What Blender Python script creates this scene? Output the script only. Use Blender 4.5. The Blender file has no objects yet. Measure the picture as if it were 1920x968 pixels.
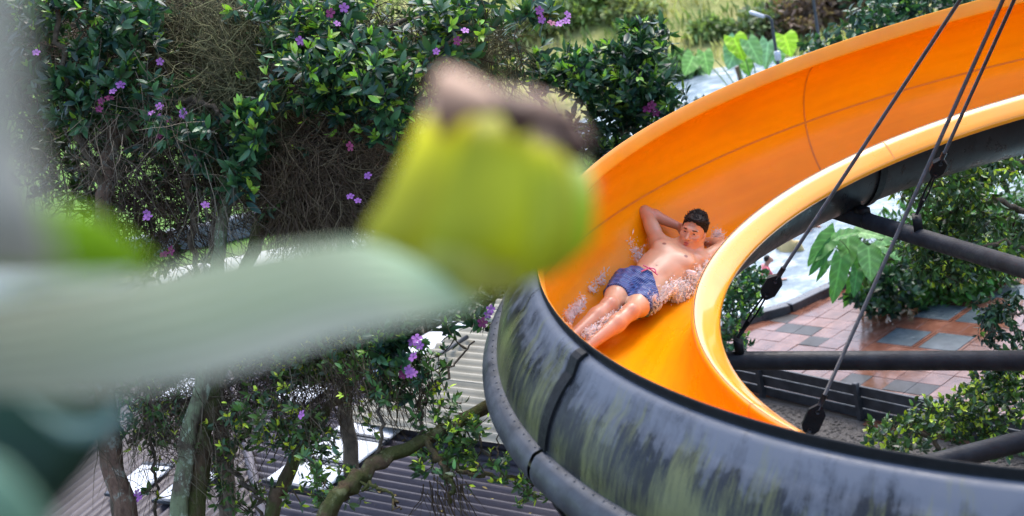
import bpy, math, random
import numpy as np
from mathutils import Matrix, Vector
PI = math.pi
random.seed(5)
RNG = np.random.default_rng(5)
SC = bpy.context.scene
COL = SC.collection

# ------------------------------------------------------------------ camera, sky, sun, exposure
S = .85
H = 7.0 * S
FPX = 2667.
PITCH, ROLL = 0.27502578, -0.2099522
_f = np.array([0, math.cos(PITCH), -math.sin(PITCH)])
_r = np.array([1., 0, 0])
_u = np.cross(_r, _f)
CA = math.cos(ROLL) * _r + math.sin(ROLL) * _u      # camera right
CB = -math.sin(ROLL) * _r + math.cos(ROLL) * _u     # camera up
CC = _f                                             # viewing direction
CAM = np.array([0, 0, H])
cd = bpy.data.cameras.new('camera')
cd.sensor_width = 36
cd.lens = FPX / 1920 * 36
cd.clip_start = .02
cd.clip_end = 1000
cd.dof.use_dof = True
cd.dof.focus_distance = 9.0
cd.dof.aperture_fstop = 2.2
co = bpy.data.objects.new('camera', cd)
COL.objects.link(co)
co.matrix_world = Matrix(((CA[0], CB[0], -CC[0], 0), (CA[1], CB[1], -CC[1], 0), (CA[2], CB[2], -CC[2], H), (0, 0, 0, 1)))
SC.camera = co

w = bpy.data.worlds.new('World')
SC.world = w
w.use_nodes = True
nt = w.node_tree
bg = nt.nodes['Background']
sky = nt.nodes.new('ShaderNodeTexSky')
sky.sky_type = 'NISHITA'
sky.sun_disc = False
SUN_EL, SUN_AZ = math.radians(60), math.radians(25)
sky.sun_elevation = SUN_EL
sky.sun_rotation = SUN_AZ
sky.air_density = 1.0
sky.dust_density = 2.5
sky.ozone_density = 1.0
nt.links.new(sky.outputs[0], bg.inputs[0])
bg.inputs[1].default_value = .15
sd = bpy.data.lights.new('sun', 'SUN')
sd.energy = 0.9
sd.angle = math.radians(40)
sd.color = (1, .96, .9)
so = bpy.data.objects.new('sun', sd)
COL.objects.link(so)
_sdir = Vector((math.sin(SUN_AZ) * math.cos(SUN_EL), math.cos(SUN_AZ) * math.cos(SUN_EL), math.sin(SUN_EL)))
so.rotation_euler = (-_sdir).to_track_quat('-Z', 'Y').to_euler()
so.location = (0, 0, 30)
SC.view_settings.view_transform = 'Standard'
SC.view_settings.look = 'None'
SC.view_settings.exposure = 1.85
SC.view_settings.gamma = 1
SC.cycles.use_denoising = True
SC.cycles.max_bounces = 8
SC.cycles.transparent_max_bounces = 16
SC.cycles.caustics_reflective = False
SC.cycles.caustics_refractive = False
SC.cycles.sample_clamp_indirect = 6

# ------------------------------------------------------------------ helpers
def at(px, py, d):
    """world point at photo pixel (px, py) and viewing depth d metres"""
    return CAM + (CC + CA * (px - 960) / FPX - CB * (py - 484) / FPX) * d

def atz(px, py, z):
    d = CC + CA * (px - 960) / FPX - CB * (py - 484) / FPX
    return CAM + d * ((z - H) / d[2])

def nrm(v):
    v = np.asarray(v, float)
    return v / max(np.linalg.norm(v), 1e-9)

def tag(o, label=None, cat=None, group=None, kind=None):
    if label: o['label'] = label
    if cat: o['category'] = cat
    if group: o['group'] = group
    if kind: o['kind'] = kind
    return o

def empty(name, loc, label, cat, group=None):
    o = bpy.data.objects.new(name, None)
    o.empty_display_size = .1
    COL.objects.link(o)
    o.location = loc
    return tag(o, label, cat, group)

def link(name, me, parent=None):
    o = bpy.data.objects.new(name, me)
    COL.objects.link(o)
    if parent is not None:
        o.parent = parent
        p = parent
        off = Vector((0, 0, 0))
        while p is not None:
            off += p.location
            p = p.parent
        o.location = -off          # geometry is written in world coordinates; parents are unrotated
    return o

def mesh_data(name, V, Fs, mats, mi=None, smooth=True, uv=None, col=None):
    V = np.asarray(V, np.float32).reshape(-1, 3)
    me = bpy.data.meshes.new(name)
    if isinstance(Fs, np.ndarray):
        Fs = [Fs]
    elif len(Fs) and not isinstance(Fs[0], np.ndarray):
        Fs = [np.array([f for f in Fs if len(f) == k], np.int32) for k in sorted({len(f) for f in Fs})]
    loops = np.concatenate([f.ravel() for f in Fs]).astype(np.int32)
    tot = np.concatenate([np.full(len(f), f.shape[1], np.int32) for f in Fs])
    start = np.concatenate([[0], np.cumsum(tot)[:-1]]).astype(np.int32)
    me.vertices.add(len(V)); me.vertices.foreach_set('co', V.ravel())
    me.loops.add(len(loops)); me.loops.foreach_set('vertex_index', loops)
    me.polygons.add(len(tot))
    me.polygons.foreach_set('loop_start', start)
    me.polygons.foreach_set('loop_total', tot)
    for m in (mats if isinstance(mats, (list, tuple)) else [mats]):
        me.materials.append(m)
    if mi is not None:
        me.polygons.foreach_set('material_index', np.asarray(mi, np.int32))
    me.polygons.foreach_set('use_smooth', np.full(len(tot), smooth))
    if uv is not None:
        l = me.uv_layers.new(name='UVMap')
        l.data.foreach_set('uv', np.asarray(uv, np.float32)[loops].ravel())
    if col is not None:
        a = me.color_attributes.new('col', 'FLOAT_COLOR', 'POINT')
        c = np.ones((len(V), 4), np.float32); c[:, :3] = col
        a.data.foreach_set('color', c.ravel())
    me.update(calc_edges=True)
    me.validate()
    return me

def mesh(name, V, Fs, mats, parent=None, **k):
    return link(name, mesh_data(name, V, Fs, mats, **k), parent)

def grid_faces(nu, nv, closed_v=False):
    i, j = np.meshgrid(np.arange(nu - 1), np.arange(nv if closed_v else nv - 1), indexing='ij')
    j2 = (j + 1) % nv
    return np.stack([i * nv + j, (i + 1) * nv + j, (i + 1) * nv + j2, i * nv + j2], -1).reshape(-1, 4)

class MB:
    """collects geometry for one mesh"""
    def __init__(s): s.v = []; s.f = []; s.n = 0; s.c = []
    def add(s, V, F, c=None):
        V = np.asarray(V, float).reshape(-1, 3)
        for f in F: s.f.append(tuple(int(i) + s.n for i in f))
        s.v.append(V); s.n += len(V)
        s.c.append(np.tile(c if c is not None else (.5, .5, .5), (len(V), 1)))
        return s
    def box(s, c, ax, ay, az, bev=0):
        """centre and three half-axis vectors"""
        c, ax, ay, az = map(lambda q: np.asarray(q, float), (c, ax, ay, az))
        if bev <= 0:
            V = [c + i * ax + j * ay + k * az for k in (-1, 1) for i, j in ((-1, -1), (1, -1), (1, 1), (-1, 1))]
            return s.add(V, [(3, 2, 1, 0), (4, 5, 6, 7), (0, 1, 5, 4), (1, 2, 6, 5), (2, 3, 7, 6), (3, 0, 4, 7)])
        bx, by, bz = (bev / np.linalg.norm(q) for q in (ax, ay, az))
        V = []
        for k in (-1, 1):
            for i, j in ((-1, -1), (1, -1), (1, 1), (-1, 1)):
                V.append(c + i * ax * (1 - bx) + j * ay * (1 - by) + k * az)
        for k in (-1, 1):
            for i, j in ((-1, -1), (1, -1), (1, 1), (-1, 1)):
                V.append(c + i * ax + j * ay + k * az * (1 - bz))
        F = [(3, 2, 1, 0), (4, 5, 6, 7)]
        for q in range(4):
            r = (q + 1) % 4
            F += [(q, r, 8 + r, 8 + q), (8 + q, 8 + r, 12 + r, 12 + q), (12 + q, 12 + r, 4 + r, 4 + q)]
        return s.add(V, F)
    def tube(s, pts, rad, n=8, c=None, caps=True, rough=0):
        P = np.asarray(pts, float)
        R = np.broadcast_to(np.asarray(rad, float), (len(P),))
        T = np.gradient(P, axis=0)
        T /= np.maximum(np.linalg.norm(T, axis=1, keepdims=True), 1e-9)
        up = np.array([0, 0, 1.]) if abs(T[0][2]) < .9 else np.array([1., 0, 0])
        V = []
        a = np.arange(n) * 2 * PI / n
        x = nrm(np.cross(up, T[0]))
        for i in range(len(P)):
            x = nrm(x - T[i] * (x @ T[i]))
            y = np.cross(T[i], x)
            rr = R[i] * (1 + rough * RNG.normal(0, 1, n)) if rough else R[i] * np.ones(n)
            V.append(P[i] + (np.cos(a) * rr)[:, None] * x + (np.sin(a) * rr)[:, None] * y)
        F = [tuple(q) for q in grid_faces(len(P), n, True)[:, ::-1]]
        if caps:
            F += [tuple(range(n)), tuple((len(P) - 1) * n + np.arange(n)[::-1])]
        return s.add(np.concatenate(V), F, c)
    def build(s, name, mat, parent=None, smooth=True, usecol=False):
        return mesh(name, np.concatenate(s.v), s.f, mat, parent, smooth=smooth, col=np.concatenate(s.c) if usecol else None)

def curve_pts(pts, n):
    """Catmull-Rom through control points (any dimension)"""
    P = np.asarray(pts, float)
    P = np.vstack([2 * P[0] - P[1], P, 2 * P[-1] - P[-2]])
    out = []
    for t in np.linspace(0, len(P) - 3 - 1e-6, n):
        i = int(t); q = t - i
        a, b, c, d = P[i:i + 4]
        out.append(.5 * (2 * b + (c - a) * q + (2 * a - 5 * b + 4 * c - d) * q * q + (3 * b - 3 * c + d - a) * q ** 3))
    return np.array(out)

# ------------------------------------------------------------------ materials
def newmat(name):
    m = bpy.data.materials.new(name)
    m.use_nodes = True
    n = m.node_tree.nodes
    return m, n, m.node_tree.links, n['Principled BSDF']

def P(b, **k):
    for q, v in k.items():
        q = q.replace('_', ' ')
        b.inputs[q].default_value = (*v, 1) if isinstance(v, tuple) and b.inputs[q].type == 'RGBA' else v

def noise(n, l, scale, detail=4, rough=.55, coord='Object', vec=None, mapping=None):
    t = n.new('ShaderNodeTexNoise')
    t.inputs['Scale'].default_value = scale
    t.inputs['Detail'].default_value = detail
    t.inputs['Roughness'].default_value = rough
    if vec is None:
        tc = n.new('ShaderNodeTexCoord'); vec = tc.outputs[coord]
    if mapping:
        mp = n.new('ShaderNodeMapping'); mp.inputs['Scale'].default_value = mapping
        l.new(vec, mp.inputs[0]); vec = mp.outputs[0]
    l.new(vec, t.inputs['Vector'])
    return t.outputs['Fac']

def ramp(n, l, fac, stops):
    r = n.new('ShaderNodeValToRGB')
    e = r.color_ramp.elements
    while len(e) < len(stops): e.new(.5)
    for q, (p, c) in zip(e, stops):
        q.position = p
        q.color = (*c, 1) if len(c) == 3 else c
    l.new(fac, r.inputs[0])
    return r.outputs[0]

def mixc(n, l, fac, a, b, mode='MIX'):
    m = n.new('ShaderNodeMix'); m.data_type = 'RGBA'; m.blend_type = mode
    for s, v in ((m.inputs[0], fac), (m.inputs[6], a), (m.inputs[7], b)):
        if isinstance(v, (int, float)): s.default_value = v
        elif isinstance(v, tuple): s.default_value = (*v, 1)
        else: l.new(v, s)
    return m.outputs[2]

def mth(n, l, op, a, b=0., clamp=False):
    m = n.new('ShaderNodeMath'); m.operation = op; m.use_clamp = clamp
    for s, v in ((m.inputs[0], a), (m.inputs[1], b)):
        if isinstance(v, (int, float)): s.default_value = v
        else: l.new(v, s)
    return m.outputs[0]

def bump(n, l, b, h, strength=.3, dist=.01):
    u = n.new('ShaderNodeBump')
    u.inputs['Strength'].default_value = strength
    u.inputs['Distance'].default_value = dist
    l.new(h, u.inputs['Height'])
    l.new(u.outputs[0], b.inputs['Normal'])

def simple(name, c1, c2, scale=8., rough=.5, bmp=.2, bdist=.005, metallic=0., spec=.5, r2=None, detail=5):
    m, n, l, b = newmat(name)
    f = noise(n, l, scale, detail)
    l.new(ramp(n, l, f, [(.3, c1), (.7, c2)]), b.inputs['Base Color'])
    P(b, Roughness=rough, Metallic=metallic, Specular_IOR_Level=spec)
    if r2 is not None:
        l.new(ramp(n, l, noise(n, l, scale * 2.3), [(.35, (rough,) * 3), (.65, (r2,) * 3)]), b.inputs['Roughness'])
    if bmp: bump(n, l, b, noise(n, l, scale * 6, 4), bmp, bdist)
    return m

def leafmat(name, rough=.35, trans=.3, spec=.5):
    m, n, l, b = newmat(name)
    a = n.new('ShaderNodeAttribute'); a.attribute_name = 'col'
    g = n.new('ShaderNodeNewGeometry')
    h = n.new('ShaderNodeHueSaturation')
    l.new(a.outputs['Color'], h.inputs['Color'])
    l.new(mth(n, l, 'ADD', mth(n, l, 'MULTIPLY', g.outputs['Random Per Island'], .8), .6), h.inputs['Value'])
    l.new(mth(n, l, 'ADD', mth(n, l, 'MULTIPLY', g.outputs['Random Per Island'], .04), .48), h.inputs['Hue'])
    l.new(h.outputs[0], b.inputs['Base Color'])
    P(b, Roughness=rough, Specular_IOR_Level=spec)
    t = n.new('ShaderNodeBsdfTranslucent')
    l.new(mixc(n, l, 1., h.outputs[0], (1., 1.15, .5), 'MULTIPLY'), t.inputs[0])
    x = n.new('ShaderNodeMixShader'); x.inputs[0].default_value = trans
    l.new(b.outputs[0], x.inputs[1]); l.new(t.outputs[0], x.inputs[2])
    l.new(x.outputs[0], n['Material Output'].inputs[0])
    return m

M = {}
M['leaf'] = leafmat('leaf_glossy', .34, .28, .5)
M['leaf_soft'] = leafmat('leaf_soft', .5, .35, .35)
M['bract'] = leafmat('bract', .5, .18, .3)
M['pale_bract'] = leafmat('pale_bract', .55, .12, .3)
M['petal'] = simple('petal_purple', (.22, .055, .26), (.38, .13, .40), 40, .6, 0)
M['petal_dark'] = simple('petal_magenta', (.13, .003, .05), (.22, .01, .10), 40, .6, 0)
M['bark'] = simple('bark_brown', (.035, .026, .017), (.13, .095, .06), 14, .85, .8, .02)
M['bark_red'] = simple('bark_reddish', (.10, .06, .04), (.27, .17, .115), 12, .85, .8, .02)
M['lichen'] = None
def lichen(name, base1, base2, moss, lich, amount=.55):
    m, n, l, b = newmat(name)
    f = noise(n, l, 20, 6, .65, mapping=(1, 1, .35))
    c = ramp(n, l, f, [(.3, base1), (.7, base2)])
    c = mixc(n, l, ramp(n, l, noise(n, l, 6, 5, .6), [(amount - .08, (0, 0, 0)), (amount + .08, (1, 1, 1))]), c, moss)
    c = mixc(n, l, ramp(n, l, noise(n, l, 13, 5, .7), [(.55, (0, 0, 0)), (.63, (1, 1, 1))]), c, lich)
    l.new(c, b.inputs['Base Color']); P(b, Roughness=.9, Specular_IOR_Level=.2)
    bump(n, l, b, f, 1., .03)
    return m
M['lichen'] = lichen('bark_lichen', (.05, .04, .028), (.15, .12, .085), (.17, .20, .11), (.33, .38, .27), .5)
M['mossbark'] = lichen('bark_mossy', (.045, .03, .018), (.13, .085, .05), (.062, .068, .02), (.12, .13, .06), .47)
M['redbark'] = lichen('bark_red_lichen', (.085, .05, .035), (.20, .125, .085), (.13, .115, .09), (.25, .25, .20), .6)
M['twig'] = leafmat('twig', .85, .0, .15)

# slide
def slide_yellow(nm='yellow_gelcoat', spec=.16, coat=.07, cr=.1):
    m, n, l, b = newmat(nm)
    tc = n.new('ShaderNodeTexCoord')
    st = noise(n, l, 1., 5, .6, vec=tc.outputs['UV'], mapping=(1.6, 14, 1))
    cl = noise(n, l, 1., 4, .55, vec=tc.outputs['UV'], mapping=(2.2, 3.2, 1))
    c = ramp(n, l, st, [(.25, (.82, .27, .0008)), (.6, (.88, .315, .001))])
    c = mixc(n, l, ramp(n, l, cl, [(.48, (0, 0, 0)), (.75, (.35, .35, .35))]), c, (.58, .19, .006))
    l.new(c, b.inputs['Base Color'])
    P(b, Specular_IOR_Level=spec, Coat_Weight=coat, Coat_Roughness=cr)
    l.new(ramp(n, l, cl, [(.3, (.22,) * 3), (.7, (.38,) * 3)]), b.inputs['Roughness'])
    bump(n, l, b, st, .05, .01)
    return m
M['yellow'] = slide_yellow()
M['yellow_lip'] = slide_yellow('yellow_wet_lip', .5, .6, .06)
M['yellow_rim'] = simple('yellow_rim', (.80, .25, .002), (.86, .30, .004), 5, .3, .15, .002, r2=.45)
M['seam'] = simple('seam_sealant', (.52, .16, .006), (.62, .2, .008), 20, .5, .2)

def slide_black():
    m, n, l, b = newmat('black_fibreglass')
    tc = n.new('ShaderNodeTexCoord')
    uv = tc.outputs['UV']
    sep = n.new('ShaderNodeSeparateXYZ'); l.new(uv, sep.inputs[0])
    v = sep.outputs[1]
    base = ramp(n, l, noise(n, l, 1., 5, .6, vec=uv, mapping=(6, 3, 1)), [(.3, (.008, .009, .011)), (.7, (.020, .022, .026))])
    # chalky bloom and sky sheen put into the colour below the rim, its lower edge ragged with runs
    run = noise(n, l, 1., 7, .7, vec=uv, mapping=(13, 1.8, 1))
    bl = noise(n, l, 1., 8, .7, vec=uv, mapping=(7, 5, 1))
    k0 = mth(n, l, 'ADD', mth(n, l, 'MULTIPLY', run, .6), mth(n, l, 'MULTIPLY', bl, .5))
    k0 = mth(n, l, 'SUBTRACT', k0, mth(n, l, 'MULTIPLY', v, 1.05))
    k0 = mth(n, l, 'ADD', k0, mth(n, l, 'MULTIPLY', mth(n, l, 'SUBTRACT', noise(n, l, 1., 4, .6, vec=uv, mapping=(1.7, 3.5, 1)), .5), .55))
    c = mixc(n, l, ramp(n, l, k0, [(.30, (0, 0, 0)), (.36, (.45, .45, .45)), (.50, (.9, .9, .9))]), base, (.105, .118, .146))
    # yellow-green algae in fine vertical streaks, thickest low on the wall, none on the belly
    ms = noise(n, l, 1., 6, .75, vec=uv, mapping=(30, 3.2, 1))
    ml = noise(n, l, 1., 3, .5, vec=uv, mapping=(3.2, 1.4, 1))
    k = mth(n, l, 'ADD', mth(n, l, 'MULTIPLY', ms, .62), mth(n, l, 'MULTIPLY', ml, .62))
    k = mth(n, l, 'ADD', k, mth(n, l, 'MULTIPLY', mth(n, l, 'MINIMUM', v, .5), .40))
    mask = mth(n, l, 'MULTIPLY', ramp(n, l, k, [(.70, (0, 0, 0)), (.88, (.9, .9, .9))]), mth(n, l, 'MULTIPLY', mth(n, l, 'SUBTRACT', .95, v), 4., True))
    c = mixc(n, l, mask, c, (.125, .135, .055))
    l.new(c, b.inputs['Base Color'])
    l.new(ramp(n, l, bl, [(.4, (.26,) * 3), (.6, (.48,) * 3)]), b.inputs['Roughness'])
    P(b, Specular_IOR_Level=.28)
    bump(n, l, b, mth(n, l, 'ADD', ms, bl), .22, .004)
    return m
M['black'] = slide_black()
M['ledge'] = simple('grey_flange', (.022, .025, .030), (.066, .072, .085), 7, .30, .3, .004, spec=.35, r2=.6, detail=8)
M['darkband'] = simple('dark_band', (.006, .007, .008), (.012, .013, .015), 16, .45, .3, .003, spec=.18, r2=.65)
M['steel'] = simple('black_pipe', (.012, .013, .016), (.030, .033, .038), 9, .42, .5, .004, spec=.25, r2=.65)
M['cable'] = simple('dark_cable', (.02, .02, .023), (.05, .048, .052), 30, .45, .5, .002, metallic=.4)

# ------------------------------------------------------------------ slide geometry: a helix falling anticlockwise
CX, CY, K = 3.49171721 * S, 7.86990478 * S, 0.28464611 * S
CR, CZ, TR = 3.115 * S, H - 3.0 * S, .59 * S
def hel(phi, R, z):
    return np.stack([CX + R * np.cos(phi), CY + R * np.sin(phi), z - K * (phi - PI)], -1)
def sweep(prof, p0, p1, n):
    """profile (R, z) swept along the helix between angles p0..p1 (degrees)"""
    ph = np.radians(np.linspace(p0, p1, n))
    prof = np.asarray(prof)
    V = hel(ph[:, None], prof[None, :, 0], prof[None, :, 1])
    d = np.concatenate([[0], np.cumsum(np.linalg.norm(np.diff(prof, axis=0), axis=1))])
    uv = np.stack(np.broadcast_arrays((ph * CR)[:, None], d[None, :]), -1)
    return V.reshape(-1, 3), uv.reshape(-1, 2)
def circ(a, r=TR):
    a = np.radians(a)
    return np.stack([CR + r * np.cos(a), CZ + r * np.sin(a)], -1)
def zoff(R, z): return (R * S, H + z * S)
RIM_A = 60.
lip = np.array([zoff(2.372, -3.150), zoff(2.358, -3.128), zoff(2.368, -3.108), zoff(2.40, -3.078), zoff(2.45, -3.035), zoff(2.485, -3.008), zoff(2.512, -3.003), zoff(2.526, -3.03)])
rimp = np.array([zoff(3.392, -2.4885), zoff(3.352, -2.4885), zoff(3.3385, -2.4845), zoff(3.3375, -2.470), zoff(3.352, -2.40), zoff(3.3575, -2.375), zoff(3.3625, -2.371)])
JOINTS = [57.1, 103.9, 150.6, 197.4, 244.2, 291.0]
slide = empty('water_slide', (CX, CY, CZ - TR - .4), 'curved yellow open water slide with mossy black outside, carrying the lying man', 'water slide')
NS = 34
for q in range(len(JOINTS) - 1):
    a0, a1 = JOINTS[q], JOINTS[q + 1]
    inner = np.vstack([lip, circ(np.linspace(188, 360 + RIM_A - 2, 46))])
    V, uv = sweep(inner, a0, a1, NS)
    mesh('trough_liner', V, grid_faces(NS, len(inner))[:, ::-1], [M['yellow'], M['yellow_lip']], slide, uv=uv, mi=np.tile(np.arange(len(inner) - 1) < 7, NS - 1).astype(int))
    V, uv = sweep(rimp, a0, a1, NS)
    mesh('rim', V, grid_faces(NS, len(rimp))[:, ::-1], M['yellow_rim'], slide, uv=uv)
    outer = np.vstack([[zoff(3.368, -2.424), zoff(3.40, -2.4285), zoff(3.432, -2.4455)], circ(np.linspace(RIM_A - 7, -180, 60), TR + .016), [zoff(2.45, -3.055), zoff(2.380, -3.115), zoff(2.372, -3.152)]])
    V, uv = sweep(outer, a0, a1, NS)
    mesh('outer_shell', V, grid_faces(NS, len(outer))[:, ::-1], M['black'], slide, uv=uv)
    back = np.array([zoff(3.3625, -2.371), zoff(3.3685, -2.3725), zoff(3.3705, -2.380), zoff(3.3625, -2.418), zoff(3.364, -2.4235), zoff(3.372, -2.4242)])
    V, uv = sweep(back, a0, a1, NS)
    mesh('rim_back', V, grid_faces(NS, len(back))[:, ::-1], M['darkband'], slide, uv=uv)  # shade under the overhanging rim is put into this blacker colour
    # bolted flange round the outside, its edge rolled down
    r0, z0 = circ(13, TR + .010)
    fl = np.array([(r0, z0 + .004), (r0 + .02, z0 + .006), (r0 + .048, z0 + .000), (r0 + .058, z0 - .006), (r0 + .078, z0 - .03), (r0 + .094, z0 - .062), (r0 + .098, z0 - .095), (r0 + .09, z0 - .125), (r0 + .07, z0 - .15), (r0 + .03, z0 - .16)])
    g = .25 if q else 0
    V, uv = sweep(fl, a0 + g, a1 - .25, NS)
    mesh('edge_flange', V, grid_faces(NS, len(fl))[:, ::-1], M['ledge'], slide, uv=uv)
    # long seam inside
    sm = circ(np.array([-.8, .8]), TR - .0025)
    V, uv = sweep(sm, a0, a1, NS)
    mesh('seam', V, grid_faces(NS, 2)[:, ::-1], M['seam'], slide)
riv = MB()
th = np.arange(6) * PI / 3
riv.add(np.vstack([np.stack([np.cos(th), np.sin(th), 0 * th], -1) * .0065, np.stack([np.cos(th) * .7, np.sin(th) * .7, 0 * th + .7], -1) * .0065, [[0, 0, .0055]]]),
        [(i, (i + 1) % 6, 6 + (i + 1) % 6, 6 + i) for i in range(6)] + [(6 + i, 6 + (i + 1) % 6, 12) for i in range(6)])
rivme = mesh_data('rivet', np.concatenate(riv.v), riv.f, M['ledge'])
for a in list(np.arange(152, 197, 1.35)) + list(np.arange(199.5, 243, 1.35)):
    r0, z0 = circ(13, TR + .010)
    o = link('rivet', rivme, slide)
    o.location = Vector(hel(np.radians(a), r0 + .026, z0 + .004)) - slide.location
for a in JOINTS[1:-1]:
    w = math.degrees(.038 / (CR + TR))
    # raised band over the outside, groove inside
    t = .030
    band = np.vstack([circ(np.linspace(RIM_A - 4, 14.5, 14), TR + .017), ])
    bo = np.vstack([circ(np.linspace(RIM_A - 4, 14.5, 14), TR + t)])
    low = circ(np.linspace(4, -150, 34), TR + t)
    ph = np.radians(np.array([a - w, a - w, a + w, a + w]))
    for prof, nm in ((np.vstack([[zoff(3.372, -2.437), zoff(3.40, -2.442), zoff(3.428, -2.457)], circ(np.linspace(RIM_A - 7, 14.5, 14), TR)]), 'joint_band'), (circ(np.linspace(-14, -165, 30), TR), 'joint_band')):
        d = prof - np.array([CR, CZ]); d /= np.linalg.norm(d, axis=1, keepdims=True)
        rows = []
        for p_, off in zip((a - w, a - w, a + w, a + w), (.012, t, t, .012)):
            pp = prof + d * off
            rows.append(hel(np.radians(p_), pp[:, 0], pp[:, 1]))
        mesh(nm, np.concatenate(rows), grid_faces(4, len(prof)), M['darkband'], slide, smooth=False)
    if 140 < a < 160: continue
    wi = math.degrees(.006 / CR)
    pr_ = np.vstack([lip[2:] + (0, .0015), circ(np.linspace(188, 360 + RIM_A - 2, 46), TR - .0025)])
    V, uv = sweep(pr_, a - wi, a + wi, 2)
    mesh('joint_seam', V, grid_faces(2, len(pr_))[:, ::-1], M['seam'], slide)

# water film running down the trough
def watermat():
    m, n, l, b = newmat('water_film')
    n.remove(b)
    tr = n.new('ShaderNodeBsdfTransparent'); tr.inputs[0].default_value = (1, 1, 1, 1)
    gl = n.new('ShaderNodeBsdfGlossy'); gl.inputs['Roughness'].default_value = .06
    fr = n.new('ShaderNodeFresnel'); fr.inputs[0].default_value = 1.33
    tc = n.new('ShaderNodeTexCoord')
    h = noise(n, l, 1., 6, .65, vec=tc.outputs['UV'], mapping=(9, 34, 1))
    u = n.new('ShaderNodeBump'); u.inputs['Strength'].default_value = .22; u.inputs['Distance'].default_value = .02
    l.new(h, u.inputs['Height'])
    for q in (gl, fr): l.new(u.outputs[0], q.inputs['Normal'])
    x = n.new('ShaderNodeMixShader')
    l.new(mth(n, l, 'MULTIPLY', fr.outputs[0], .12), x.inputs[0]); l.new(tr.outputs[0], x.inputs[1]); l.new(gl.outputs[0], x.inputs[2])
    l.new(x.outputs[0], n['Material Output'].inputs[0])
    return m
M['film'] = watermat()
nu, nv = 400, 40
ph = np.radians(np.linspace(75, 250, nu))[:, None]; aa = np.radians(np.linspace(-112, -22, nv))[None, :]
wv = .0025 * np.sin(ph * 60 + 5 * aa + 2 * np.sin(ph * 23 + aa * 7)) * np.sin(ph * 17 + aa * 9) + .0015 * np.sin(ph * 131 - 14 * aa + 2 * np.sin(aa * 13 + ph * 41)) + .0012 * np.sin(aa * 40 + ph * 37 + 2 * np.sin(ph * 71))
edge = np.sin(np.linspace(0, PI, nv))[None, :] ** .5
rr = TR - .003 - edge * (.014 + wv)
V = hel(ph, CR + rr * np.cos(aa), CZ + rr * np.sin(aa))
uv = np.stack(np.broadcast_arrays(ph * CR, aa * TR), -1).reshape(-1, 2)
tag(mesh('stream_water', V.reshape(-1, 3), grid_faces(nu, nv)[:, ::-1], M['film'], uv=uv), 'thin rippling film of water running down the yellow trough', 'water', kind='stuff')

# ------------------------------------------------------------------ column, arms and stay cables
colm = empty('support_column', (CX, CY, 0), 'thick black steel column at the middle of the slide curve', 'column')
MB().tube([(CX, CY, 0), (CX, CY, 6.2)], .16, 24).build('pole', M['steel'], colm)
MB().box((CX, CY, .02), (.3, 0, 0), (0, .3, 0), (0, 0, .02), .008).build('base_plate', M['steel'], colm)
def arm(ang, z, r0, r1, label, saddle):
    a = math.radians(ang)
    d = np.array([math.cos(a), math.sin(a), 0]); c = np.array([CX, CY, z])
    o = empty('support_arm', tuple(c + d * .16), label, 'support pipe', 'pipes carrying the slide')
    MB().tube([c + d * .162, c + d * r1], .055, 20).build('pipe', M['steel'], o)
    for q in (r0 + .12, r0 + .9):
        if q < r1: MB().tube([c + d * (q - .006), c + d * (q + .006)], .0575, 20).build('weld_ring', M['steel'], o)
    t = np.cross((0, 0, 1), d)
    # saddle plate gripping the belly of the slide
    ph_ = a
    for dr in saddle:
        r_in = dr
        dz = CZ - K * (a - PI)
        h = dz - math.sqrt((TR + .016) ** 2 - (max(abs(r_in - CR) - .05, 0)) ** 2)
        m_ = (z + .05 + h) / 2
        MB().box(c * (1, 1, 0) + d * r_in + np.array([0, 0, m_]), d * .05, t * .03, (0, 0, (h - z - .05) / 2 + .004), .002).build('saddle_bracket', M['darkband'], o)
    return c, d
A1 = arm(148.2, 2.848, CR - TR, CR + .2, 'level black pipe running from the slide lip across the wet plaza view', (CR - .28, CR + .05))
A2 = arm(106.6, 3.19, CR - TR, CR + .2, 'sloping black pipe below the far side of the slide', (CR - .33, CR - .1))
A3 = arm(184.5, 2.55, CR - TR, CR + .2, 'black pipe end showing just above the near slide rim', (CR - .3, CR + .05))

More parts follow.
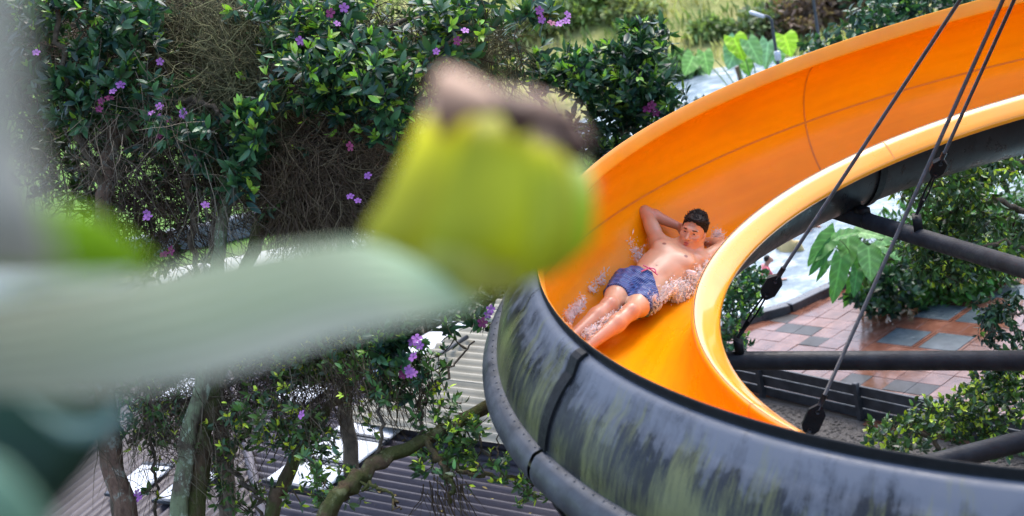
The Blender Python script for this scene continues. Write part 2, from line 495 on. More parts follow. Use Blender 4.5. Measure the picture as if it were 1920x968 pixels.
def project(Pt):
    q = np.asarray(Pt) - CAM
    return 960 + FPX * (q @ CA) / (q @ CC), 484 - FPX * (q @ CB) / (q @ CC)
def on_arm(arm_, px):
    c, d = arm_
    best = min((abs(project(c + d * r)[0] - px), r) for r in np.arange(1., 3., .005))
    return c + d * best[1] + np.array([0, 0, .055])
def cable(base, top, plate_at, size, label):
    base, top = np.asarray(base), np.asarray(top)
    u = nrm(top - base)
    o = empty('stay_cable', tuple(base), label, 'cable', 'cables holding up the slide')
    L = np.linalg.norm(top - base)
    side = nrm(np.cross(u, CC)); nn = np.cross(side, u)
    # bracket on the pipe
    MB().box(base + np.array([0, 0, .035]), side * .030, nn * .030, np.array([0, 0, .045]), .006).build('anchor_block', M['darkband'], o)
    b0 = base + np.array([0, 0, .09])
    u = nrm(top - b0); L = np.linalg.norm(top - b0)
    pc = b0 + u * plate_at
    hl, hw = size
    out = np.array([(-hl, -hw * .35), (-hl * .45, -hw), (hl * .55, -hw), (hl, -hw * .3), (hl, hw * .3), (hl * .55, hw), (-hl * .45, hw), (-hl, hw * .35)])
    V = [pc + u * x + side * y + nn * s for s in (-.014, .014) for x, y in out]
    F = [tuple(range(8))[::-1], tuple(range(8, 16))] + [(i, (i + 1) % 8, 8 + (i + 1) % 8, 8 + i) for i in range(8)]
    MB().add(V, F).build('coupling_plate', M['darkband'], o, smooth=False)
    for x in (-.6, .6):
        c_ = pc + u * hl * x
        MB().tube([c_ - nn * .022, c_ + nn * .022], .012, 8).build('bolt', M['steel'], o)
    for s in (-1, 1):
        MB().tube([b0 + side * .004 * s, b0 + u * plate_at * .5 + side * .014 * s, pc - u * hl * .8 + side * .006 * s], .006, 6).build('fork_rod', M['darkband'], o)
    MB().tube([b0 + u * plate_at * .12, b0 + u * plate_at * .34], .013, 8).build('turnbuckle', M['darkband'], o)
    MB().tube([pc + u * hl * .6, pc + u * hl * 1.7], .015, 8).build('socket', M['cable'], o)
    MB().tube([pc + u * hl, top], .0105, 8).build('wire_rope', M['cable'], o)
TOP = np.array([CX, CY, 5.70])
TOP = at(2049, -378, float((TOP - CAM) @ CC))
MB().tube([TOP - CA * .06, TOP + CA * .07], .03, 10).build('cable_lug', M['steel'], colm)
cable(on_arm(A1, 1390), TOP, .40, (.085, .045), 'stay cable nearest the man, ending on the level pipe beside the slide lip')
cable(on_arm(A2, 1724), TOP + CA * .06, .42, (.075, .042), 'stay cable farthest right, ending on the sloping pipe over the leaves')
b3 = on_arm(A3, 1488)
cable(b3, TOP - CC * .02, .30, (.085, .045), 'stay cable with its black coupling just above the near slide rim')
# ---part2---

# ------------------------------------------------------------------ signed-distance modelling for bodies
class SDF:
    def __init__(s, lo, hi, h):
        s.h = h; s.lo = np.asarray(lo, float)
        s.n = np.ceil((np.asarray(hi) - s.lo) / h).astype(int) + 1
        s.D = np.full(s.n, 9., np.float32)
    def _sub(s, lo, hi):
        a = np.clip(np.floor((np.asarray(lo) - s.lo) / s.h).astype(int), 0, s.n)
        b = np.clip(np.ceil((np.asarray(hi) - s.lo) / s.h).astype(int) + 1, 0, s.n)
        sl = tuple(slice(i, j) for i, j in zip(a, b))
        g = [s.lo[k] + s.h * np.arange(a[k], b[k]) for k in range(3)]
        return sl, np.stack(np.meshgrid(*g, indexing='ij'), -1)
    def put(s, lo, hi, fn, k=.02, mode='add'):
        m = 4 * k + 2 * s.h
        sl, Pt = s._sub(np.asarray(lo) - m, np.asarray(hi) + m)
        if Pt.size == 0: return
        d = fn(Pt); D = s.D[sl]
        if mode == 'add':
            e = np.clip(.5 + .5 * (D - d) / k, 0, 1)
            s.D[sl] = D * (1 - e) + d * e - k * e * (1 - e)
        else:
            e = np.clip(.5 - .5 * (D + d) / k, 0, 1)
            s.D[sl] = D * (1 - e) - d * e + k * e * (1 - e)
    def cone(s, a, b, ra, rb, k=.02, flat=None, f=1., mode='add'):
        a, b = np.asarray(a, float), np.asarray(b, float)
        R = max(ra, rb)
        def fn(Pt):
            A_, B_ = a, b
            Q = Pt - a
            ab = b - a
            if flat is not None:
                Q = Q + (1 / f - 1) * (Q @ flat)[..., None] * flat
                ab = ab + (1 / f - 1) * (ab @ flat) * flat
            t = np.clip((Q @ ab) / max(ab @ ab, 1e-9), 0, 1)
            return np.linalg.norm(Q - t[..., None] * ab, axis=-1) - (ra + (rb - ra) * t)
        s.put(np.minimum(a, b) - R, np.maximum(a, b) + R, fn, k, mode)
    def ell(s, c, axes, rad, k=.02, mode='add'):
        c = np.asarray(c, float); E_ = np.stack(axes); rad = np.asarray(rad, float)
        def fn(Pt):
            q = (Pt - c) @ E_.T
            k0 = np.linalg.norm(q / rad, axis=-1); k1 = np.linalg.norm(q / rad ** 2, axis=-1)
            return k0 * (k0 - 1) / np.maximum(k1, 1e-6)
        R = np.abs(E_.T @ np.diag(rad)).sum(1)
        s.put(c - R, c + R, fn, k, mode)
    def nets(s):
        """surface nets"""
        D = s.D; n = D.shape
        neg = D < 0
        cor = [(i, j, k) for i in (0, 1) for j in (0, 1) for k in (0, 1)]
        cut = lambda A, c: A[c[0]:n[0] - 1 + c[0], c[1]:n[1] - 1 + c[1], c[2]:n[2] - 1 + c[2]]
        cnt = sum(cut(neg, c).astype(np.int8) for c in cor)
        act = (cnt > 0) & (cnt < 8)
        idx = np.full(act.shape, -1, np.int64)
        ii = np.argwhere(act); idx[act] = np.arange(len(ii))
        vals = np.stack([cut(D, c)[act] for c in cor], -1).astype(float)
        acc = np.zeros((len(ii), 3)); num = np.zeros(len(ii))
        for p_ in range(8):
            for q in range(p_ + 1, 8):
                if sum(abs(a - b) for a, b in zip(cor[p_], cor[q])) != 1: continue
                x, y = vals[:, p_], vals[:, q]
                m = (x < 0) != (y < 0)
                t = np.where(m, x / np.where(m, x - y, 1), 0)
                pt = np.array(cor[p_]) + t[:, None] * (np.array(cor[q]) - np.array(cor[p_]))
                acc += pt * m[:, None]; num += m
        V = s.lo + s.h * (ii + acc / num[:, None])
        F = []
        for ax in range(3):
            o1, o2 = (ax + 1) % 3, (ax + 2) % 3
            sl0 = [slice(1, -1)] * 3; sl1 = [slice(1, -1)] * 3
            sl0[ax] = slice(0, -1); sl1[ax] = slice(1, None)
            e = neg[tuple(sl0)] != neg[tuple(sl1)]
            w_ = np.argwhere(e)
            if not len(w_): continue
            base = w_ + 1; base[:, ax] = w_[:, ax]
            fl = neg[tuple(sl0)][e]
            def cell(d1, d2):
                q = base.copy(); q[:, o1] -= d1; q[:, o2] -= d2
                return idx[q[:, 0], q[:, 1], q[:, 2]]
            f = np.stack([cell(1, 1), cell(0, 1), cell(0, 0), cell(1, 0)], -1)
            f[~fl] = f[~fl][:, ::-1]
            F.append(f)
        F = np.concatenate(F)
        return V, F[(F >= 0).all(1)].astype(np.int32)

def skinmat():
    m, n, l, b = newmat('skin')
    a = n.new('ShaderNodeAttribute'); a.attribute_name = 'col'
    f = noise(n, l, 22, 5)
    l.new(mixc(n, l, ramp(n, l, f, [(.3, (0, 0, 0)), (.7, (.3, .3, .3))]), a.outputs['Color'], mixc(n, l, 1., a.outputs['Color'], (1.08, .8, .74), 'MULTIPLY')), b.inputs['Base Color'])
    P(b, Roughness=.36, Specular_IOR_Level=.5, Subsurface_Weight=.12, Subsurface_Scale=.012, Subsurface_Radius=(1., .35, .2))
    bump(n, l, b, noise(n, l, 160, 3), .12, .002)
    return m
M['skin'] = skinmat()
def hairmat():
    m, n, l, b = newmat('dark_hair')
    f = noise(n, l, 260, 3)
    l.new(ramp(n, l, f, [(.35, (.001, .0008, .0007)), (.7, (.006, .0045, .004))]), b.inputs['Base Color'])
    P(b, Roughness=.5, Specular_IOR_Level=.3); bump(n, l, b, f, 1., .006)
    return m
M['hair'] = hairmat()
def shortsmat():
    m, n, l, b = newmat('striped_cloth')
    a = n.new('ShaderNodeAttribute'); a.attribute_name = 'col'
    sp = n.new('ShaderNodeSeparateColor'); l.new(a.outputs['Color'], sp.inputs[0])
    s_ = mth(n, l, 'SINE', mth(n, l, 'MULTIPLY', sp.outputs[0], 2 * PI / .0115))
    l.new(mixc(n, l, ramp(n, l, mth(n, l, 'ADD', mth(n, l, 'MULTIPLY', s_, .5), .5), [(.45, (0, 0, 0)), (.8, (1, 1, 1))]), (.014, .038, .16), (.09, .18, .44)), b.inputs['Base Color'])
    P(b, Roughness=.45, Specular_IOR_Level=.4)
    bump(n, l, b, noise(n, l, 30, 4), .5, .01)
    return m
M['shorts'] = shortsmat()
M['pink'] = simple('pink_cord', (.62, .10, .22), (.75, .18, .32), 40, .6, 0)
M['eye'] = simple('eye_white', (.6, .56, .52), (.66, .62, .58), 40, .2, 0)
M['iris'] = simple('iris', (.02, .012, .007), (.03, .018, .01), 40, .15, 0)

# ------------------------------------------------------------------ the man lying in the trough
J = dict(hip=at(1199, 541, 8.86), notch=at(1282, 476, 9.16), rsh=at(1236, 455, 9.23), lsh=at(1316, 492, 9.13),
         relb=at(1209, 397, 9.38), rwri=at(1271, 424, 9.40), lelb=at(1357, 461, 9.26), lwri=at(1316, 452, 9.42),
         rknee=at(1143, 573, 8.52), lknee=at(1183, 585, 8.50), rank=at(1068, 637, 8.24), lank=at(1096, 654, 8.22),
         rtoe=at(1066, 605, 8.13), ltoe=at(1092, 636, 8.06), head=at(1300, 434, 9.14))
e1 = nrm(J['notch'] - J['hip'])
nb = np.array([.32, -.353, .879])
e3 = nrm(nb - e1 * (nb @ e1))
e2 = np.cross(e3, e1)            # his left is -e2 or +e2, see below
if (J['rsh'] - J['lsh']) @ e2 < 0: e2 = -e2      # e2 points to his right
hipc = J['hip']
def T(r, u, o): return hipc + e2 * r + e1 * u + e3 * o
TL = np.linalg.norm(J['notch'] - hipc)
hf = nrm(-.42 * CA - .20 * CB - .88 * CC)
hu = .30 * CA + .87 * CB
hu = nrm(hu - hf * (hu @ hf))
hr = np.cross(hf, hu)
hc = J['head']
def HD(r, f, u): return hc + hr * r + hf * f + hu * u
allp = np.array(list(J.values()))
B = SDF(allp.min(0) - .17, allp.max(0) + .17, .0052)
# trunk
B.ell(T(0, .64 * TL, .005), (e2, e1, e3), (.158, .19, .105), .03)
B.ell(T(0, .33 * TL, .0), (e2, e1, e3), (.132, .16, .088), .05)
B.ell(T(0, .02, -.005), (e2, e1, e3), (.155, .13, .098), .05)
for s_ in (1, -1):
    B.ell(T(.078 * s_, .74 * TL, .070), (e2, e1, e3), (.078, .06, .036), .03)
    B.cone(T(.12 * s_, .82 * TL, -.02), T(.115 * s_, .42 * TL, -.01), .062, .04, .04)
    B.ell(T(.034 * s_, .42 * TL, .068), (e2, e1, e3), (.032, .085, .022), .025)
    B.cone(T(.02 * s_, .96 * TL, .055), T(.135 * s_, .965 * TL, .045), .014, .013, .03)
# shoulders and arms
for sh, el, wr, s_ in (('rsh', 'relb', 'rwri', 1), ('lsh', 'lelb', 'lwri', -1)):
    B.cone(T(.08 * s_, .86 * TL, 0), J[sh], .070, .058, .045)
    a_, b_, c_ = J[sh], J[el], J[wr]
    B.cone(a_, b_, .051, .039, .03)
    B.ell(a_ * .55 + b_ * .45, (nrm(b_ - a_), nrm(np.cross(b_ - a_, c_ - b_)), nrm(np.cross(b_ - a_, np.cross(b_ - a_, c_ - b_)))), (.085, .046, .049), .02)
    B.cone(b_, b_ * .7 + c_ * .3, .037, .041, .02)
    B.cone(b_ * .7 + c_ * .3, c_, .041, .026, .02)
    # hand behind the head: palm, four fingers and a thumb
    tgt = HD(.012 * s_, -.098, -.035 if s_ > 0 else -.05)
    hd_ = nrm(tgt - c_); hn = nrm(hf - hd_ * (hf @ hd_)); hs = np.cross(hd_, hn)
    B.cone(c_, c_ + hd_ * .07, .026, .034, .012, hn, .45)
    for q, (off, ln) in enumerate(((-.028, .062), (-.010, .072), (.010, .068), (.027, .052))):
        k0 = c_ + hd_ * .078 + hs * off
        k1 = k0 + hd_ * ln * .5 + hs * off * .25
        k2 = k1 + nrm(hd_ + hn * .5) * ln * .5
        B.cone(k0 - hd_ * .02, k1, .0088, .0082, .004); B.cone(k1, k2, .0082, .007, .004)
    th0 = c_ + hd_ * .02 + hs * .026 * s_
    B.cone(th0, th0 + nrm(hd_ + hs * .8 * s_) * .035, .011, .010, .008)
    B.cone(th0 + nrm(hd_ + hs * .8 * s_) * .035, th0 + nrm(hd_ + hs * .8 * s_) * .035 + hd_ * .03, .010, .008, .006)
# legs
LEG = []
for kn, an, to, s_ in (('rknee', 'rank', 'rtoe', 1), ('lknee', 'lank', 'ltoe', -1)):
    hj = T(.088 * s_, -.02, .0)
    k_, a_ = J[kn], J[an]
    LEG.append((hj, k_))
    B.cone(hj, hj * .45 + k_ * .55, .084, .073, .02)
    B.cone(hj * .45 + k_ * .55, k_, .071, .051, .03)
    B.ell(k_ + e3 * .014, (e1, e2, e3), (.045, .043, .042), .02)
    B.cone(k_, k_ * .68 + a_ * .32, .048, .053, .025)
    B.cone(k_ * .68 + a_ * .32, a_, .052, .033, .025)
    B.ell(k_ * .68 + a_ * .32 - e3 * .018, (nrm(a_ - k_), e2, np.cross(nrm(a_ - k_), e2)), (.10, .046, .045), .02)
    t_ = J[to]; fd = nrm(t_ - a_); fl = 0.2
    sd_ = nrm(np.cross(fd, a_ - k_))
    he = a_ + nrm(a_ - k_) * .04 - fd * .03
    ball = a_ + fd * .13 + nrm(a_ - k_) * .035
    B.cone(he, ball, .032, .036, .025, nrm(np.cross(sd_, fd)), .75)
    B.cone(a_, ball, .032, .026, .025)
    for q in range(5):
        x = (q - 2) * .0165
        ln = (.052, .046, .042, .037, .030)[q if s_ < 0 else 4 - q]
        r_ = (.0135, .0105, .010, .0095, .009)[q if s_ < 0 else 4 - q]
        B.cone(ball + sd_ * x, ball + sd_ * x * 1.1 + fd * ln, r_, r_ * .85, .008)
# neck
B.cone(T(0, .93 * TL, -.01), HD(0, -.03, -.07), .066, .056, .035)
for s_ in (1, -1):
    B.cone(T(.12 * s_, .93 * TL, -.03), HD(.03 * s_, -.04, -.06), .038, .036, .05)
    B.cone(T(.015 * s_, .97 * TL, .05), HD(.055 * s_, -.03, -.055), .012, .016, .02)
body = B
V1, F1 = B.nets()

# finer head blended onto the same field: the head is modelled on its own grid, then joined to the body field by resampling
def head_prims(G):
    ax = (hr, hf, hu)
    G.ell(HD(0, -.018, .030), ax, (.074, .095, .090), .02)
    G.ell(HD(0, .024, -.026), ax, (.064, .064, .078), .025)
    G.ell(HD(0, .040, -.066), ax, (.047, .048, .046), .025)
    G.ell(HD(0, .074, -.103), ax, (.022, .018, .016), .02)
    for s_ in (1, -1):
        G.cone(HD(.060 * s_, -.006, -.045), HD(.022 * s_, .064, -.098), .017, .014, .02)     # jaw line
        G.ell(HD(.044 * s_, .058, -.022), ax, (.022, .024, .018), .02)                        # cheekbone
        G.ell(HD(.030 * s_, .092, .008), ax, (.019, .016, .0125), .010, 'cut')                # eye socket
        G.cone(HD(.012 * s_, .087, .026), HD(.047 * s_, .071, .024), .008, .007, .012)        # brow
        G.ell(HD(.073 * s_, -.012, -.012), (nrm(hr * s_ + -hf * .5), nrm(hf + hr * s_ * .5), hu), (.010, .020, .032), .008)  # ear
        G.ell(HD(.031 * s_, .0775, .0135), ax, (.0165, .010, .006), .005)                     # upper lid
        G.ell(HD(.031 * s_, .0765, -.0025), ax, (.015, .009, .005), .005)                     # lower lid
        G.ell(HD(.0125 * s_, .094, -.033), ax, (.0095, .010, .0085), .006)                    # nostril wing
    G.ell(HD(0, .084, .030), ax, (.03, .014, .02), .02)
    G.cone(HD(0, .090, .012), HD(0, .111, -.028), .0085, .0125, .010)                         # nose
    G.ell(HD(0, .090, -.060), ax, (.024, .013, .0065), .006)                                  # lips
    G.ell(HD(0, .088, -.073), ax, (.021, .013, .0075), .006)
    G.ell(HD(0, .101, -.0665), ax, (.024, .006, .0016), .003, 'cut')
G = SDF(hc - .2, hc + .2, .0026)
# neck and shoulders again at the finer step so that the two surfaces meet
sl_pts = np.stack(np.meshgrid(*[(G.lo[k] + G.h * np.arange(G.n[k]) - B.lo[k]) / B.h for k in range(3)], indexing='ij'), -1)
def sample(D, q):
    q = np.clip(q, 0, np.array(D.shape) - 1.001)
    i = q.astype(int); f = q - i
    o = 0
    for dx in (0, 1):
        for dy in (0, 1):
            for dz in (0, 1):
                w_ = np.abs(1 - dx - f[..., 0]) * np.abs(1 - dy - f[..., 1]) * np.abs(1 - dz - f[..., 2])
                o = o + w_ * D[i[..., 0] + dx, i[..., 1] + dy, i[..., 2] + dz]
    return o
G.D = sample(B.D, sl_pts).astype(np.float32)
head_prims(G)
Vh, Fh = G.nets()
# keep fine faces inside a ball round the head, coarse ones outside, with the seam hidden by a shared overlap
cut_c, cut_r = HD(0, 0, -.005), .165
fine = (np.linalg.norm(Vh[Fh].mean(1) - cut_c, axis=1) < cut_r)
coarse = (np.linalg.norm(V1[F1].mean(1) - cut_c, axis=1) > cut_r - .004)
def compact(V, F):
    u, inv = np.unique(F, return_inverse=True)
    return V[u], inv.reshape(F.shape).astype(np.int32)
Va, Fa = compact(V1, F1[coarse]); Vb, Fb = compact(Vh, Fh[fine])
BV = np.vstack([Va, Vb]); BF = np.vstack([Fa, Fb + len(Va)])
# colours of skin, lips, brows, nipples, body hair: the things' own colours
colr = np.tile(np.array([.58, .385, .25]), (len(BV), 1))
def paint(c, r, colour, soft=.4, amount=1.):
    d = np.linalg.norm(BV - c, axis=1) / r
    w_ = np.clip((1 - d) / soft, 0, 1)[:, None] * amount
    colr[:] = colr * (1 - w_) + np.array(colour) * w_
def paint_ell(c, axes, rad, colour, soft=.4, amount=1.):
    q = (BV - c) @ np.stack(axes).T / np.array(rad)
    w_ = np.clip((1 - np.linalg.norm(q, axis=1)) / soft, 0, 1)[:, None] * amount
    colr[:] = colr * (1 - w_) + np.array(colour) * w_
# sun-tanned limbs and face against the paler trunk
for a_, b_ in ((J['rknee'], J['rank']), (J['lknee'], J['lank']), (J['relb'], J['rwri']), (J['lelb'], J['lwri'])):
    for t_ in np.linspace(0, 1, 7): paint(a_ + (b_ - a_) * t_, .12, (.50, .25, .15), .6, .45)
paint(hc + hf * .05 - hu * .02, .13, (.56, .335, .215), .5, .8)
ax = (hr, hf, hu)
paint_ell(HD(0, .098, -.060), ax, (.025, .02, .0075), (.40, .10, .085), .5)
paint_ell(HD(0, .095, -.073), ax, (.022, .02, .009), (.44, .12, .10), .5)
for s_ in (1, -1):
    paint_ell(HD(.030 * s_, .085, .0285), (nrm(hr * s_ - hu * .12), hf, nrm(hu + hr * s_ * .12)), (.022, .03, .0062), (.02, .013, .010), .35)
    paint_ell(HD(.031 * s_, .085, .0105), ax, (.017, .02, .0034), (.05, .025, .018), .5, .8)
    paint(T(.085 * s_, .735 * TL, .11), .016, (.20, .07, .05), .4)
    paint(HD(.05 * s_, .068, -.028), .03, (.50, .17, .12), .8, .4)
    paint_ell(HD(.067 * s_, -.006, .012), ax, (.02, .012, .04), (.06, .03, .02), .5, .7)
paint(T(0, .33 * TL, .09), .011, (.22, .09, .06), .5)
arm_pit = J['rsh'] * .62 + T(.12, .80 * TL, .02) * .38
paint(arm_pit + e3 * .03, .032, (.12, .06, .04), .8, .75)
for k_ in ('rknee', 'lknee'): paint(J[k_] + e3 * .04, .05, (.50, .19, .12), .8, .5)
man = empty('person', tuple(T(0, 0, -.1)), 'man in striped blue swim shorts lying back with hands behind his head', 'person')
mesh('body', BV, BF, M['skin'], man, col=colr)
# eyes
for s_ in (1, -1):
    c_ = HD(.031 * s_, .0705, .0055)
    th_ = np.linspace(0, PI, 9)[:, None]; ph_ = np.linspace(0, 2 * PI, 13)[None, :-1]
    sp = np.stack([np.sin(th_) * np.cos(ph_), np.sin(th_) * np.sin(ph_), np.cos(th_) + 0 * ph_], -1).reshape(-1, 3)
    E_ = np.stack([hr, hu, hf])
    e_ = mesh('eye', c_ + sp @ E_ * .0122, grid_faces(9, 12, True), M['eye'], man)
    mesh('iris', c_ + (sp * (.0062, .0062, .0028) + (0, 0, .0108)) @ E_, grid_faces(9, 12, True), M['iris'], e_)
# hair: a close crop, longer and ruffled on top
HG = SDF(hc - .17, hc + .17, .0028)
HG.ell(HD(0, -.020, .036), ax, (.080, .100, .096), .01)
HG.ell(HD(-.01, .030, .090), ax, (.056, .058, .032), .02)
for _ in range(300):
    t_, p_ = RNG.uniform(0, 1), RNG.uniform(0, 2 * PI)
    d_ = np.array([math.sin(t_ * 1.25) * math.cos(p_), math.sin(t_ * 1.25) * math.sin(p_), math.cos(t_ * 1.25)])
    q = HD(d_[0] * .078, -.018 + d_[1] * .098, .036 + d_[2] * .094)
    o = nrm(hr * d_[0] + hf * (d_[1] + .5) + hu * (d_[2] + .2) + RNG.normal(0, .35, 3))
    HG.cone(q, q + o * RNG.uniform(.008, .021), .0044, .0018, .003)
# hairline: everything in front of and below it is taken away
q = np.stack(np.meshgrid(*[HG.lo[k] + HG.h * np.arange(HG.n[k]) for k in range(3)], indexing='ij'), -1) - hc
qr, qf, qu = q @ hr, q @ hf, q @ hu
line = np.where(qf > .03, .078 + (qf - .06) * .25 - np.abs(qr) * .36, np.where(qf > -.012, -.005 + (qf + .012) * 1.25 , -.055))
wob = .0025 * np.sin(qr * 230) + .002 * np.sin(qf * 300 + qr * 420)
HG.D = HG.D + (.0028 * np.sin(qr * 520 + 2 * np.sin(qu * 210)) * np.sin(qf * 430 + 1.5 * np.sin(qr * 190)) + .002 * np.sin(qu * 600 + qf * 250)).astype(np.float32)
HG.D = np.maximum(HG.D, (line + wob - qu).astype(np.float32) * .7)
Vq, Fq = HG.nets()
mesh('hair', Vq, Fq, M['hair'], man)
# swim shorts
def shorts():
    lo = np.minimum(T(-.3, -.4, -.25), T(.3, .3, .3)); hi = np.maximum(T(-.3, -.4, -.25), T(.3, .3, .3))
    lo = np.minimum(lo, np.minimum(J['rknee'], J['lknee']) - .1); hi = np.maximum(hi, np.maximum(J['rknee'], J['lknee']) + .1)
    G = SDF(lo, hi, .0055)
    G.ell(T(0, .02, -.003), (e2, e1, e3), (.168, .145, .112), .03)
    for hj, k_ in LEG:
        G.cone(hj, hj * .34 + k_ * .66, .096, .082, .012)
    q = np.stack(np.meshgrid(*[G.lo[k] + G.h * np.arange(G.n[k]) for k in range(3)], indexing='ij'), -1)
    fold = .0035 * np.sin((q - hipc) @ (e1 * 70 + e2 * 40)) + .0025 * np.sin((q - hipc) @ (e1 * 45 - e2 * 95 + e3 * 30)) + .002 * np.sin((q - hipc) @ (e1 * 150 + e3 * 80))
    D = G.D + fold
    waist = (q - T(0, .10, 0)) @ nrm(e1 + .1 * e3)
    D = np.maximum(D, waist)
    hem = np.full(D.shape, 9.)
    for hj, k_ in LEG:
        a = nrm(k_ - hj); c_ = hj * .48 + k_ * .52
        hem = np.minimum(hem, (q - c_) @ a) if False else hem
    # each leg is cut square to its own thigh
    side = (q - hipc) @ e2
    (h1, k1), (h2, k2) = LEG
    d1 = (q - (h1 * .38 + k1 * .62)) @ nrm(k1 - h1)
    d2 = (q - (h2 * .38 + k2 * .62)) @ nrm(k2 - h2)
    mid = (h1 + h2) / 2 + ((k1 + k2) / 2 - (h1 + h2) / 2) * np.clip(((q - (h1 + h2) / 2) @ nrm((k1 + k2) - (h1 + h2)))[..., None], 0, 1)
    s1 = ((q - mid) @ e2) > 0
    D = np.maximum(D, np.where(s1, d1, d2))
    G.D = D.astype(np.float32)
    V, F = G.nets()
    su = (V - hipc) @ nrm(e2 + .12 * e1)
    c = np.stack([su + 1, su * 0, su * 0], -1)
    o = mesh('swim_shorts', V, F, M['shorts'], man, col=c)
    # pink drawstring in a bow
    f0 = T(0, .085, .108)
    def on(r, u): return T(r, u, .098 + .014 * (1 - abs(r) / .06) + .004)
    MB().tube(curve_pts([on(.055, .088), on(.02, .084), on(0, .078), on(-.03, .08), on(-.062, .082)], 16), .0042, 6).build('drawstring', M['pink'], o)
    MB().tube(curve_pts([on(0, .078) + e3 * .008, on(.012, .045) + e3 * .006, on(.022, .02) + e3 * .004], 10), .0048, 6).build('cord_end', M['pink'], o)
    MB().tube(curve_pts([on(0, .078) + e3 * .008, on(-.028, .092) + e3 * .012, on(-.045, .075) + e3 * .01, on(-.005, .074) + e3 * .009], 14), .0042, 6).build('bow_loop', M['pink'], o)
    return o
shorts()

# ------------------------------------------------------------------ splashing water round him
def splashmat():
    m, n, l, b = newmat('splash_water')
    P(b, Base_Color=(.97, .96, .96), Roughness=.35, Specular_IOR_Level=.6)
    t = n.new('ShaderNodeBsdfTransparent')
    x = n.new('ShaderNodeMixShader'); x.inputs[0].default_value = .5
    l.new(t.outputs[0], x.inputs[1]); l.new(b.outputs[0], x.inputs[2])
    l.new(x.outputs[0], n['Material Output'].inputs[0])
    return m
M['splash'] = splashmat()
ICO_V = np.array([(0, 0, 1)] + [(math.cos(a) * .894, math.sin(a) * .894, .447) for a in np.arange(5) * 2 * PI / 5] + [(math.cos(a) * .894, math.sin(a) * .894, -.447) for a in (np.arange(5) + .5) * 2 * PI / 5] + [(0, 0, -1)])
ICO_F = np.array([(0, i + 1, (i + 1) % 5 + 1) for i in range(5)] + [(i + 1, i + 6, (i + 1) % 5 + 1) for i in range(5)] + [((i + 1) % 5 + 1, i + 6, (i + 1) % 5 + 6) for i in range(5)] + [(11, (i + 1) % 5 + 6, i + 6) for i in range(5)])
def drops(clouds):
    C_, D_, R_, L_ = [], [], [], []
    for path, n, spread, rad, lift in clouds:
        path = curve_pts(path, 60)
        i = RNG.integers(0, 60, n)
        # drops gather in clumps and strings
        cl = RNG.normal(0, 1, (60, 3)) * spread * .6
        c = path[i] + cl[i] + RNG.normal(0, 1, (n, 3)) * spread * .6
        c += (e3 * 1.0) * np.abs(RNG.normal(0, 1, (n, 1))) * lift
        C_.append(c); R_.append(rad * RNG.lognormal(-.25, .55, n))
        D_.append(RNG.normal(0, .7, (n, 3)) + e3 * 1.2 + e1 * .3)
        L_.append(RNG.uniform(1., 4.5, n))
    C_, D_, R_, L_ = np.vstack(C_), np.vstack(D_), np.concatenate(R_), np.concatenate(L_)
    D_ /= np.linalg.norm(D_, axis=1, keepdims=True)
    X = np.cross(D_, RNG.normal(0, 1, D_.shape)); X /= np.linalg.norm(X, axis=1, keepdims=True)
    Y = np.cross(D_, X)
    v = ICO_V[None] * (1 + .25 * RNG.normal(0, 1, (len(C_), 12, 1)))
    V = C_[:, None] + R_[:, None, None] * (v[..., :1] * X[:, None] + v[..., 1:2] * Y[:, None] + v[..., 2:] * D_[:, None] * L_[:, None, None])
    F = (ICO_F[None] + 12 * np.arange(len(C_))[:, None, None]).reshape(-1, 3)
    return V.reshape(-1, 3), F.astype(np.int32)
V, F = drops([
    ([at(1330, 505, 9.12), at(1290, 535, 8.98), at(1262, 552, 8.86), at(1225, 572, 8.72), at(1210, 585, 8.66)], 6000, .028, .0027, .03),
    ([at(1322, 520, 9.05), at(1290, 545, 8.94), at(1272, 570, 8.88)], 1800, .03, .0024, .025),
    ([at(1200, 492, 9.2), at(1186, 478, 9.25), at(1178, 465, 9.32)], 1300, .036, .0021, .016),
    ([at(1168, 588, 8.52), at(1140, 603, 8.40), at(1110, 625, 8.30), at(1098, 632, 8.26)], 1700, .018, .0021, .02),
    ([at(1092, 570, 8.62), at(1076, 583, 8.52), at(1064, 600, 8.42)], 1100, .02, .0021, .014),
    ([at(1132, 515, 8.98), at(1120, 530, 8.92), at(1105, 548, 8.82)], 420, .022, .0023, .01),
    ([at(1350, 442, 9.5), at(1338, 452, 9.45), at(1330, 470, 9.35)], 1000, .022, .0021, .015)])
tag(mesh('splash', V, F, M['splash'], smooth=True), 'white splashes of water along the lying man and his legs', 'water', kind='stuff')

